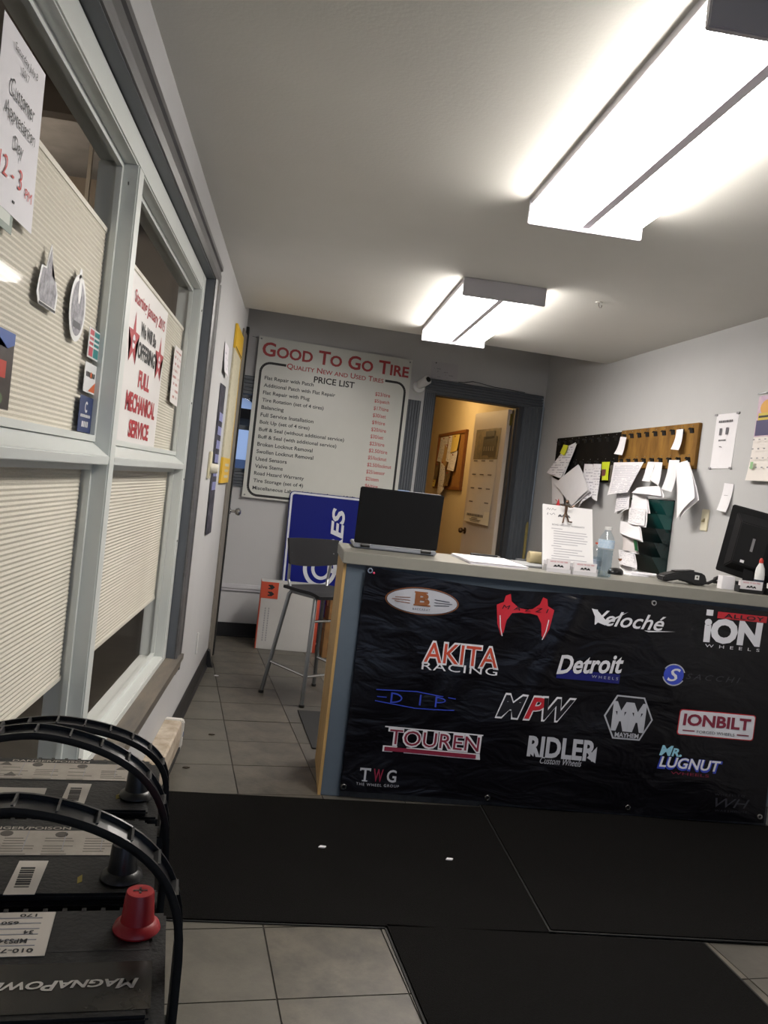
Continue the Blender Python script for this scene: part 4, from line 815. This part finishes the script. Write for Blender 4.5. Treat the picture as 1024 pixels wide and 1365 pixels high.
t = hung('bright yellow plastic key tag on the black key board', ((1.587, 1.625), (1.465, 1.626), (1.46, 1.502), (1.563, 1.5)), .045, mat('neon_yellow', '#c6d42a', .45), .002, .004, 'key tag', 'key_tag'); wpoly(t, [R4(.03, .09, .03, .075)], 0, 0, mat('tag_dark_print', '#6b3a3c', .5), -.0075)
t = on_right('key_bunch', 'bunch of silver keys beside the yellow tag', 'keys', 1.418, 1.49, .045)
for k in range(3): obj('key', M().box(-.02+.016*k, -.008+.016*k, -.003-.003*k, -.001-.003*k, 0+.01*k, .09).lathe([(.013, -.001), (.013, .002)], 12, (-.014+.016*k, -.003-.003*k, .1), 'y'), STEEL, t)
obj('ring', M().tube([(.002+.018*math.cos(a*.5236), -.004, .118+.018*math.sin(a*.5236)) for a in range(13)], .0015, 6), CHROME, t)
t = on_right('yellow_label', 'yellow sticky label on the long slanting sheet', 'label', 2.33, 1.68, .063); obj('label', M().sheet((.045, .085), (.14, .075), (.09, .0), (-.005, .022), 0, .003, .002), mat('highlighter_yellow', '#c9cf1e', .6), t)
hung('long printed invoice hanging left under the oak key board', ((1.341, 1.617), (1.175, 1.613), (1.093, 1.334), (1.255, 1.29)), .045, P3, n2=1)
hung('wide printed form spread over the long invoice', ((1.35, 1.618), (.94, 1.616), (1.084, 1.425), (1.372, 1.399)), .068, P3)
hung('slim white tag sheet in the middle under the oak key board', ((.932, 1.621), (.842, 1.618), (.854, 1.499), (.961, 1.503)), .045, PAPER)
hung('second slim tag sheet right of the middle under the oak key board', ((.842, 1.618), (.752, 1.615), (.748, 1.477), (.851, 1.524)), .045, PAPER)
hung('white sheet hanging above the teal file rack', ((.668, 1.628), (.552, 1.625), (.578, 1.444), (.681, 1.46)), .05, PAPER)
hung('large bright folded sheet at the right end under the oak board', ((.585, 1.600), (.46, 1.622), (.275, 1.416), (.434, 1.297)), .055, mat('bright_white_sheet', '#eeecf0', .7), .02, .03, n2=1)
hung('small white tag on the upper row of the oak key board', ((.639, 1.801), (.565, 1.802), (.56, 1.681), (.638, 1.687)), .045, PAPER)
hung('small white tag where the two key boards meet', ((1.352, 1.79), (1.264, 1.783), (1.276, 1.666), (1.382, 1.677)), .045, PAPER)
# file rack
rk = on_right('file_rack', 'dark teal plastic wall file rack full of papers', 'file rack', .99, .965)
TEAL = mat('dark_teal_plastic', '#12302f', .25, col2='#0d1c1f', vs=4); TEAL2 = mat('teal_translucent', '#1c5350', .2)
obj('back_plate', M().box(0, .36, -.006, 0, 0, .435), TEAL, rk, bevel=.002)
for k in range(5):
    z = .0+.082*k; d0, d1 = .03, .10
    obj('pocket', M().hexa([(.005, -.006, z), (.355, -.006, z), (.355, -d0, z), (.005, -d0, z)], [(.005, -d1+.01, z+.1), (.355, -d1+.01, z+.1), (.355, -d1, z+.1), (.005, -d1, z+.1)]).prism([(-.006, z), (-d0, z), (-d1, z+.1), (-.006, z+.1)], .345, .357, 'x'), (TEAL, TEAL2)[k > 2], rk)
rackp = (('cream folded sheet in the top pocket of the file rack', ((.962, 1.43), (.80, 1.43), (.72, 1.318), (.95, 1.31)), .10, PAPER), ('cream document in the second pocket of the file rack', ((.95, 1.332), (.74, 1.335), (.72, 1.235), (.94, 1.236)), .118, PAPERP), ('white envelope jutting from the third rack pocket', ((1.02, 1.245), (.78, 1.24), (.70, 1.15), (1.0, 1.17)), .13, PAPER), ('grey booklet in the fourth rack pocket', ((1.01, 1.17), (.86, 1.175), (.76, 1.075), (.94, 1.075)), .12, mat('grey_booklet', '#c8c2c2', .6)), ('white document in the lowest rack pocket', ((1.0, 1.07), (.80, 1.072), (.74, .985), (.96, .99)), .13, PAPERP))
for l_, q, off, m in rackp: hung(l_, q, off, m, .012, .01, name='filed_sheet', group='papers in the file rack', n2=1)
t = on_right('green_booklet', 'slim dark green booklet in the file rack', 'booklet', .83, 1.085, .135); obj('cover', M().sheet((0, .085), (.03, .085), (.09, .0), (.06, .0), 0, .002, .004, th=.006), mat('booklet_green', '#1f5a33', .4), t); obj('pages', M().sheet((.002, .083), (.028, .083), (.086, .004), (.062, .004), .007, .001, .004, th=.002), PAPER, t)
t = on_right('brown_leaf_card', 'curled brown card at the bottom of the file rack', 'card', .985, .99, .135); obj('card', M().sheet((0, .025), (.10, .035), (.20, .01), (.08, -.01), 0, .012, .006), mat('brown_card', '#7a4a2a', .6, var=.3, vs=20), t)
t = on_right('white_scrap', 'folded white scrap below the file rack on the counter line', 'paper', .98, .935, .12); obj('scrap', M().sheet((0, .055), (.15, .04), (.24, .0), (.02, .0), 0, .012, .01), PAPER, t)
hung('crumpled white sheet flopped over the top of the file rack', ((.966, 1.458), (.694, 1.474), (.60, 1.415), (.977, 1.425)), .08, PAPER, .03, .03, name='crumpled_sheet', group='papers in the file rack', n2=1)
# notices, calendar, switch
t = on_right('wall_notice', 'white notice with two dark blocks taped to the right wall', 'notice', .312, 1.583, .001); obj('paper', M().sheet((0, .288), (.2, .287), (.193, 0), (0, 0), 0, .002, .002), PAPER, t)
dashes(t, .1, .247, .13, .012, mat('notice_ink', '#5a585e', .6), -.005, 1); wpoly(t, [R4(.05, .072, .175, .212), R4(.108, .13, .177, .214)], 0, 0, MATS['notice_ink'], -.005); dashes(t, .088, .148, .07, .009, MATS['notice_ink'], -.005, 2); wpoly(t, stroke([(.065, .115), (.085, .113), (.09, .108)], .004), 0, 0, MATS['notice_ink'], -.005)
for x, z in ((.0, .285), (.198, .285), (.0, .002), (.19, .002)): obj('tape', M().box(x-.012, x+.012, -.006, -.003, z-.005, z+.005), mat('dark_tape', '#8a888c', .4), t)
t = on_right('folded_note', 'small folded white note below the notice', 'note', .158, 1.358, .001); obj('paper', M().sheet((.0, .15), (.085, .145), (.08, 0.0), (-.004, .008), -.003, .004, .022), PAPER, t); wpoly(t, [R4(.025, .06, .085, .087)], 0, 0, GI, -.012)
t = on_right('photo_calendar', 'photo calendar with yellow and purple picture at right edge', 'calendar', -.045, 1.517, .001)
obj('picture', M().sheet((0, .42), (.30, .42), (.30, .22), (0.0, .22), -.002, .002, .002), mat('calendar_photo', '#d8c3c8', .5, col2='#b08ab0', vs=12), t)
wpoly(t, [R4(.01, .3, .225, .30)], 0, 0, mat('photo_indigo', '#3b3660', .5), -.007); wpoly(t, [R4(.02, .3, .30, .335), ], 0, 0, mat('photo_yellow', '#c8b03a', .5), -.0075); wpoly(t, [R4(.025, .3, .312, .322)], 0, 0, INK, -.008); wpoly(t, [ell(.06, .04, 16, .09, .36)], 0, 0, mat('photo_orange', '#d29a3c', .5), -.0072)
obj('pages', M().sheet((.0, .219), (.30, .219), (.31, .0), (.005, .005), -.004, .004, .02), mat('calendar_page_white', '#dcd5d0', .7), t); wpoly(t, [R4(.035, .058, .06, .095)], 0, 0, mat('calendar_green', '#8ab583', .6), -.027)
wpoly(t, [R4(.03+.045*i, .045+.045*i, .2-.045*k, .206-.045*k) for i in range(6) for k in range(4)], 0, 0, GI, -.0262); obj('hanger', M().box(-.01, .06, -.006, -.001, .43, .436), STEEL, t)
t = on_right('light_switch', 'cream light switch on the right wall', 'switch', .332, 1.249); obj('plate', M().box(0, .07, -.006, 0, 0, .116), mat('ivory_plate', '#ddd6bd', .4), t, bevel=.003); obj('toggle', M().hexa([(.029, -.006, .048), (.041, -.006, .048), (.041, -.006, .068), (.029, -.006, .068)], [(.031, -.02, .046), (.039, -.02, .046), (.039, -.018, .056), (.031, -.018, .056)]), mat('brown_toggle', '#8d8365', .4), t)

# ================================================================== things on the floor behind the counter
# bar stool
st = thing('bar_stool', 'grey bar stool with black back and seat behind the counter', 'stool', (.2, 4.88, 0), math.atan2(.63, .77))
# local: x to the sitter's side, -y front
TB = .0125
feet = {'rl': (-.2, .17), 'rr': (.2, .17), 'fl': (-.2, -.17), 'fr': (.2, -.17)}
LEGM = STEEL
top = {'rl': (-.135, .10), 'rr': (.135, .10), 'fl': (-.13, -.13), 'fr': (.13, -.13)}
feet = {'rl': (-.205, .175), 'rr': (.205, .175), 'fl': (-.18, -.17), 'fr': (.18, -.17)}
for k in feet:
    a, b = feet[k], top[k]; obj('leg', M().tube([(a[0], a[1], .004), (b[0]*.98+a[0]*.02, b[1], .60), (b[0]*.9, b[1]*.92, .618)], TB, 10), LEGM, st, smooth=True); obj('foot_cap', M().lathe([(.016, 0), (.016, .012), (.013, .016)], 10, (a[0], a[1], 0)), BLACK, st)
obj('seat_frame', M().tube([(-.12, .10, .615), (-.12, -.14, .615), (.12, -.14, .615), (.12, .10, .615)], .011, 8), LEGM, st)
lk = lambda k, z: tuple(feet[k][i]+(top[k][i]-feet[k][i])*z/.6 for i in (0, 1))+(z,)
obj('footrest', M().tube([lk('rl', .19), (-.17, -.12, .175), lk('fl', .17), lk('fr', .17), (.17, -.12, .175), lk('rr', .19)], .009, 8), CHROME, st)
obj('stretcher', M().tube([lk('fl', .48), lk('fr', .48)], .008, 8), CHROME, st)
sv = M()
for side in (0, 1):
    for j in range(9):
        for i in range(9):
            u, v = i/8*2-1, j/8*2-1; x, y = (.025+.178*u)*(1-.06*v*v), .175*v*(1-.05*u*u)-.015; sv.v.append((x, y, .645-.012*(1-u*u)*(1-v*v)-.02*max(0, -v-.6)*2-side*.018))
for j in range(8):
    for i in range(8): a = j*9+i; sv.f += [(a, a+1, a+10, a+9), (81+a, 81+a+9, 81+a+10, 81+a+1)]
rg = [i for i in range(9)]+[9*j+8 for j in range(1, 9)]+[72+i for i in range(7, -1, -1)]+[9*j for j in range(7, 0, -1)]
sv.f += [(a, a+81, b+81, b) for a, b in zip(rg, rg[1:]+rg[:1])]
SEATM = mat('charcoal_seat', '#1e1e21', .6, var=.1, spec=.25)
obj('seat', sv, SEATM, st, smooth=True)
bk = M()
for side in (0, 1):
    for j in range(6):
        for i in range(11):
            u, v = i/10*2-1, j/5; x = .045+.2*u*(1-.04*(1-v)); z = .755+.168*v+(.02*(u*u)*(1-v)); bk.v.append((x, .17-.045*u*u+.025*v-side*.014, z))
for j in range(5):
    for i in range(10): a = j*11+i; bk.f += [(a, a+1, a+12, a+11), (66+a, 66+a+11, 66+a+12, 66+a+1)]
rg = [i for i in range(11)]+[11*j+10 for j in range(1, 6)]+[55+i for i in range(9, -1, -1)]+[11*j for j in range(4, 0, -1)]
bk.f += [(a, a+66, b+66, b) for a, b in zip(rg, rg[1:]+rg[:1])]
obj('backrest', bk, SEATM, st, smooth=True)
for s_ in (-1, 1): obj('back_post', M().tube([(.015+s_*.135, .10, .615), (.03+s_*.155, .135, .68), (.045+s_*.17, .142, .84)], .009, 8), STEEL, st)
# leaning blue sign
bs_ = thing('blue_tire_sign', 'blue sign with white border leaning on the back wall', 'sign', BWp(.56, .0, .17), BR)
def lb(m, a=.10):
    cs, sn = math.cos(a), math.sin(a); m.v = [(x, y*cs+z*sn, z*cs-y*sn) for x, y, z in m.v]; return m
BLU = mat('royal_blue_enamel', '#06146e', .55, spec=.15); SGW = mat('sign_white_enamel', '#c9ccd4', .35)
def rrp(x0, x1, z0, z1, r_): return [(cx+r_*math.cos(math.radians(a0+22.5*i)), cz+r_*math.sin(math.radians(a0+22.5*i))) for cx, cz, a0 in ((x1-r_, z1-r_, 0), (x0+r_, z1-r_, 90), (x0+r_, z0+r_, 180), (x1-r_, z0+r_, 270)) for i in range(5)]
obj('edge', lb(M().prism(rrp(0, .76, 0, 1.18, .035), -.002, .003, 'y')), BLU, bs_); obj('border', lb(M().prism(rrp(.006, .754, .006, 1.174, .03), -.003, -.002, 'y')), SGW, bs_); obj('field', lb(M().prism(rrp(.022, .738, .022, 1.158, .02), -.004, -.003, 'y')), BLU, bs_)
vs_, fs_ = text2d('TIRES', .56, .105, bold=.03, shear=.2); mm = M(); mm.add([(.40-b, -.005, .80+a) for a, b in vs_], fs_); obj('lettering', lb(mm), SGW, bs_)
for (a_, b_, t_, cx_) in ((.135, .15, .03, .29), (.08, .09, .025, .30)):
    mm = M()
    for q in ringq(a_, b_, t_, 26, cx_, .60, -3.3, .4): mm.add([(x, -.005, z) for x, z in q], [(0, 1, 2, 3)])
    obj('swoosh', lb(mm), SGW, bs_)
# boxes
wb_ = thing('white_carton', 'flat white carton with orange ends standing on the floor', 'box', (.04, 6.16, 0), .06)
OR = mat('orange_red_card', '#b5472e', .6); WC = mat('white_carton_card', '#b9b8b6', .6, var=.06, vs=6)
obj('body', M().box(-.205, .225, -.05, .09, 0, .495), WC, wb_, bevel=.002); obj('end_panel', M().box(-.212, -.2055, -.051, .091, 0, .497), OR, wb_); obj('end_panel', M().box(.2255, .232, -.051, .091, 0, .497), OR, wb_)
obj('top_edge', M().box(-.21, .23, -.049, .089, .4955, .4985), WC, wb_)
obj('stripe', M().box(.21, .226, -.0515, -.0505, 0, .495), OR, wb_); obj('corner_patch', M().box(-.206, -.085, -.0515, -.0505, .375, .496), OR, wb_)
hs = [(-.022, -.02), (-.022, .004), (-.028, .004), (0, .028), (.028, .004), (.022, .004), (.022, -.02), (.008, -.02), (.008, -.004), (-.008, -.004), (-.008, -.02)]
for z in (.46, .41): wpoly(wb_, [[(-.14+b, z+a*.75) for a, b in hs]], 0, 0, INK, -.0522, 'up_mark')
for k in range(2): wpoly(wb_, [R4(-.169+.025*k, -.161+.025*k, .06+.018*i, .073+.018*i) for i in range(14)], 0, 0, GI, -.0512)
KR = mat('cardboard', '#8a6436', .75, col2='#6f4e2a', vs=8)
for k, (x, y, z, h_, l_) in enumerate(((.47, 6.12, 0, .26, 'brown cardboard box on the floor behind the counter end'), (.49, 6.14, .2605, .16, 'brown cardboard box stacked on another behind the counter end'))):
    t = thing('cardboard_box', l_, 'box', (x, y, z), .1, 'cardboard boxes behind the counter'); obj('body', M().box(-.16, .16, -.12, .12, 0, h_), KR, t, bevel=.003); obj('tape', M().box(-.161, .161, -.025, .025, h_-.06, h_+.0006), mat('packing_tape', '#a08050', .3), t); obj('flap_seam', M().box(-.1605, -.1598, -.119, .119, h_-.06, h_-.055), BLACKM, t); wpoly(t, [R4(-.13, -.03, .05, .11)], 0, 0, mat('box_print', '#5f4226', .7), -.1206)
# mats
CARPET = mat('black_carpet', '#0b0a0a', .95, col2='#131211', vs=160, bump=.6, bs=400, spec=.1)
def floor_mat(name, label, pts, z, th, m, edge=None):
    t = thing(name, label, 'mat', (0, 0, 0)); obj('pile', M().prism(pts, z, z+th, 'z'), m, t, bevel=.003)
    if edge: obj('rubber_edge', M().prism(edge, z, z+th*.5, 'z'), BLACKM, t)
    return t
floor_mat('floor_mat', 'black carpet mat along the counter, left half', [(-.40, 2.335), (.93, 2.385), (.93, 3.345), (-.40, 3.268)], .001, .006, CARPET, [(-.405, 2.33), (.93, 2.38), (.93, 3.35), (-.405, 3.273)])
floor_mat('floor_mat', 'black carpet mat along the counter, right half with curled corner', [(.912, 2.387), (2.24, 2.40), (2.21, 3.352), (.912, 3.35)], .0075, .006, CARPET, [(.907, 2.382), (2.245, 2.395), (2.215, 3.355), (.907, 3.353)])
floor_mat('floor_mat', 'black carpet runner reaching toward the viewer', [(.405, 2.379), (1.40, 2.379), (1.58, .3), (.66, .3)], .001, .006, CARPET, [(.399, 2.383), (1.406, 2.383), (1.586, .295), (.654, .295)])
RM = floor_mat('ribbed_mat', 'ribbed dark rubber mat behind the counter', [(.145, 4.56), (.215, 3.93), (1.5, 3.98), (1.45, 4.62)], .001, .005, mat('grey_black_rubber', '#131416', .7, bump=.3, bs=300))
for k in range(16): obj('rib', M().box(.28, 1.40, 3.985+.036*k, 4.0+.036*k, .0062, .0085), mat('rubber_rib', '#1a1b1d', .7), RM)
# litter
for k, (x, y, l_) in enumerate(((-.36, 5.18, 'tiny white paper scrap beside the baseboard end'), (.23, 2.86, 'pale sliver of paper on the left mat'), (.68, 2.83, 'small pale crumb on the left mat near the counter'))):
    t = tag(obj('paper_scrap', M().prism([(-.012, -.006), (.01, -.008), (.016, .004), (-.004, .008)], .0, .003, 'z'), PAPER, loc=(x, y, .0005 if k == 0 else .0078)), l_, 'scrap')
for x, y, l_ in ((-.27, 4.02, 'dark brown leaf bit on the tiles left of the counter'), (-.33, 3.55, 'brown leaf bit on the tiles near the heater')):
    tag(obj('leaf_bit', M().prism([(-.014, -.006), (.002, -.01), (.016, .0), (.004, .008), (-.01, .006)], .0, .004, 'z'), mat('dry_leaf', '#33291f', .8), loc=(x, y, .001)), l_, 'leaf')

# ================================================================== batteries on their rack
rk2 = thing('battery_rack', 'black steel battery rack in the left foreground', 'rack', (TX.x*-.094+TY.x*.86, TX.y*-.094+TY.y*.86, 0), TR_)
for z in (.66, .3): obj('shelf', M().box(-.15, .135, -.27, .34, z, z+.018), BLACK, rk2, bevel=.003)
for x in (-.145, .115):
    for y in (-.265, .315): obj('leg', M().box(x, x+.02, y, y+.02, 0, .66), BLACK, rk2)
CASE = mat('battery_case_black', '#0f0f10', .45, var=.2, vs=18, bump=.15, bs=250, spec=.35); COVER = mat('battery_cover_black', '#131314', .42, var=.2, vs=12, bump=.1, bs=200, spec=.35)
LABW = mat('battery_label_grey', '#a39c92', .55, col2='#8d867c', vs=20); SPW = mat('battery_label_white', '#b9b2a8', .5)
def btext(parent, body, cx, cy, w_, h_, m, z, flip=False, **k):
    vs, f_ = text2d(body, w_, h_, **k); s_ = -1 if flip else 1; return obj('lettering', ([(cx+s_*a, cy+s_*b, z) for a, b in vs], [], f_), m, parent)
def battery(yc, xr, label, arch, wd, kind):
    """yc: middle of the battery along the row, xr: its right end (row coordinates)"""
    xc = xr-.13; t = thing('car_battery', label, 'battery', tuple(TX*xc+TY*yc+Vector((0, 0, .6785))), TR_, 'car batteries on the rack')
    hw = wd/2; hl = .13
    obj('case', M().prism([(-hl+.006, -hw+.004), (hl-.006, -hw+.004), (hl-.006, hw-.004), (-hl+.006, hw-.004)], 0, .165, 'z'), CASE, t, bevel=.004)
    cv = obj('cover', M().box(-hl, hl, -hw, hw, .165, .195).box(-hl+.012, hl-.012, -hw+.004, hw-.006, .195, .2015), COVER, t, bevel=.0025)
    gr = M()
    for k in range(14): gr.box(-hl+.02+.0165*k, -hl+.024+.0165*k, hw-.0055, hw-.0005, .1952, .2)
    o_ = obj('edge_ribs', gr, CASE, cv); o_['kind'] = 'stuff'
    Z = .2022
    # strap handle: an arched channel with cross ribs
    n = 40; pts = []
    for k in range(n+1):
        u = math.sin(math.pi/2*(-1+2*k/n)); e = min(1, abs(u)**1.6); pts.append((u*(hl+.006), .165+(arch+.01)*(1-e)**.26))
    pts = [(-hl-.006, .12)]+pts+[(hl+.006, .12)]
    hm = M(); hb = .016
    nrm = []
    for i in range(len(pts)):
        a, b = Vector(pts[max(i-1, 0)]), Vector(pts[min(i+1, len(pts)-1)]); d = (b-a).normalized(); nrm.append((-d.y, d.x))
    for y0, y1, th in ((-hb, hb, .003), (-hb, -hb+.003, .007), (hb-.003, hb, .007)):
        base = len(hm.v)
        for (x, z), (nx_, nz_) in zip(pts, nrm): hm.v += [(x, y0, z), (x, y1, z), (x+nx_*th, y1, z+nz_*th), (x+nx_*th, y0, z+nz_*th)]
        for i in range(len(pts)-1):
            for k in range(4): hm.f.append((base+i*4+k, base+i*4+(k+1) % 4, base+(i+1)*4+(k+1) % 4, base+(i+1)*4+k))
        hm.f += [(base+3, base+2, base+1, base), tuple(base+(len(pts)-1)*4+k for k in range(4))]
    hd_ = obj('handle', hm, mat('handle_black', '#131313', .3, var=.1), t)
    for i in range(6, len(pts)-6, 3):
        (x, z), (nx_, nz_) = pts[i], nrm[i]; obj('rib', M().hexa([(x-.001, -hb+.003, z+.003*nz_), (x+.001, -hb+.003, z+.003*nz_), (x+.001, hb-.003, z+.003*nz_), (x-.001, hb-.003, z+.003*nz_)], [(x-.001+nx_*.008, -hb+.003, z+.008*nz_), (x+.001+nx_*.008, -hb+.003, z+.008*nz_), (x+.001+nx_*.008, hb-.003, z+.008*nz_), (x-.001+nx_*.008, hb-.003, z+.008*nz_)]), mat('handle_rib', '#3a3a3a', .4), hd_)
    obj('handle_boss', M().box(hl-.002, hl+.011, -.018, .018, .10, .14), CASE, t, bevel=.002); obj('handle_boss', M().box(-hl-.011, -hl+.002, -.018, .018, .10, .14), CASE, t, bevel=.002)
    def cap(x, y, m, lb_):
        c_ = obj('terminal_cap', M().lathe([(.0195, 0), (.0205, .002), (.019, .006), (.0145, .009), (.0138, .013), (.0122, .033), (.0115, .0345), (.003, .035), (.001, .034)], 26, (x, y, .2015)), m, t, smooth=True, label=lb_)
        obj('polarity_mark', M().box(x-.006, x+.006, y-.001, y+.001, .2363, .2368).box(x-.001, x+.001, y-.005, y+.005, .2363, .2368), mat('cap_mark', '#3a1414', .5), c_)
    loc = lambda xp, yp: (xp-xc, yp-yc)
    if kind == 'near':
        cap(*loc(.010, .733), mat('red_cap_plastic', '#a31d22', .4, var=.08), 'red plastic terminal cap')
        x, y = loc(-.14, .7295); lb1 = obj('spec_label', M().box(x-.08, x+.08, y-.034, y+.034, .2017, Z), SPW, t, bevel=.0003)
        for s_, dx, dy, w_, h_ in (('010-72', .055, -.026, .03, .006), ('MPS34', .052, -.012, .022, .007), ('34', .062, .001, .008, .006), ('650', .045, .016, .014, .005), ('170', .058, .028, .014, .005), ('650', .02, .016, .014, .005)): btext(lb1, s_, x+dx, y+dy, w_, h_, INK, Z+.0004, True, bold=.02)
        for k in range(6): obj('fine_print', M().box(x+.03, x+.07, y-.019+.0085*k, y-.0178+.0085*k, Z, Z+.0003), GI, lb1)
        x, y = loc(-.1, .655); pn = obj('front_label', M().box(x-.10, x+.125, y-.032, y+.03, .2016, .2019), mat('front_label_print', '#141414', .25, col2='#37332c', vs=14), t)
        x, y = loc(-.043, .655); btext(pn, 'MagnaPower', x, y, .116, .0125, mat('magna_white', '#b5b0a8', .5), .2024, True, caps=True, bold=.025, shear=.25)
        obj('groove', M().box(-hl+.02, hl-.014, .702-yc-.0008, .702-yc+.0008, .2014, .2018), BLACKM, t)
    else:
        dy0, bx, cx_ = {'mid': (.903, -.095, (-.008, .826)), 'far': (1.108, -.073, (-.003, 1.03))}[kind]
        cap(*loc(*cx_), BLACK, 'black plastic terminal cap')
        x, y = loc(-.11, dy0); wl = obj('warning_label', M().box(x-.105, x+.107, y-.03, y+.028, .2017, Z), LABW, t, bevel=.0003)
        obj('danger_strip', M().box(x-.105, x+.065, y+.0285, y+.039, .2016, .2019), BLACKM, wl)
        btext(wl, 'DANGER/POISON', x-.005, y+.0335, .095, .007, LABW, .2023, bold=.02)
        for k in range(5): obj('panel_line', M().box(x-.075+.038*k, x-.0742+.038*k, y-.02, y+.026, Z, Z+.0003), GI, wl)
        for k, (a, b) in enumerate(((-.09, .022), (-.058, .022), (-.02, .02), (-.047, -.014), (.035, .018), (.085, .014))): obj('warning_symbol', M().lathe([(.0065, 0), (.0065, .0003)], 12, (x+a, y+b, Z)) if k % 2 == 0 else M().prism([(x+a-.007, y+b-.005), (x+a+.007, y+b-.005), (x+a, y+b+.007)], Z, Z+.0003, 'z'), mat('label_ink', '#4a453f', .6), wl)
        fp = M()
        for k in range(7):
            for i in range(5):
                if random.random() < .8: fp.box(x-.1+.04*i, x-.1+.04*i+random.uniform(.018, .032), y+.008-.006*k, y+.0095-.006*k, Z, Z+.0002)
        o_ = obj('fine_print', fp, mat('label_ink_pale', '#706a62', .6), wl); o_['kind'] = 'stuff'
        x, y = loc(bx, dy0-.075); bc = obj('barcode_label', M().prism([(x-.015, y-.033), (x+.012, y-.033), (x+.015, y+.033), (x-.012, y+.033)], .2016, Z, 'z'), SPW, t)
        for k in range(9): obj('bar', M().box(x-.008, x+.005, y-.02+.0045*k, y-.02+.0045*k+random.choice((.0012, .002, .003)), Z, Z+.0003), INK, bc)
        x, y = loc(bx-.075, dy0-.08); obj('side_label', M().box(x-.04, x+.04, y-.022, y+.022, .2016, Z), SPW, t, bevel=.0003); obj('paint_mark', M().prism([(x+.122, y-.008), (x+.126, y-.004), (x+.125, y+.01), (x+.121, y+.004)], .2016, .2019, 'z'), mat('yellow_chalk', '#8a7a2a', .7), t)
battery(.692, .036, 'nearest car battery with a red terminal cap', .150, .164, 'near')
battery(.880, .024, 'middle car battery with black cap and warning label', .148, .178, 'mid')
battery(1.072, .024, 'farthest car battery with black cap, by the window', .098, .178, 'far')
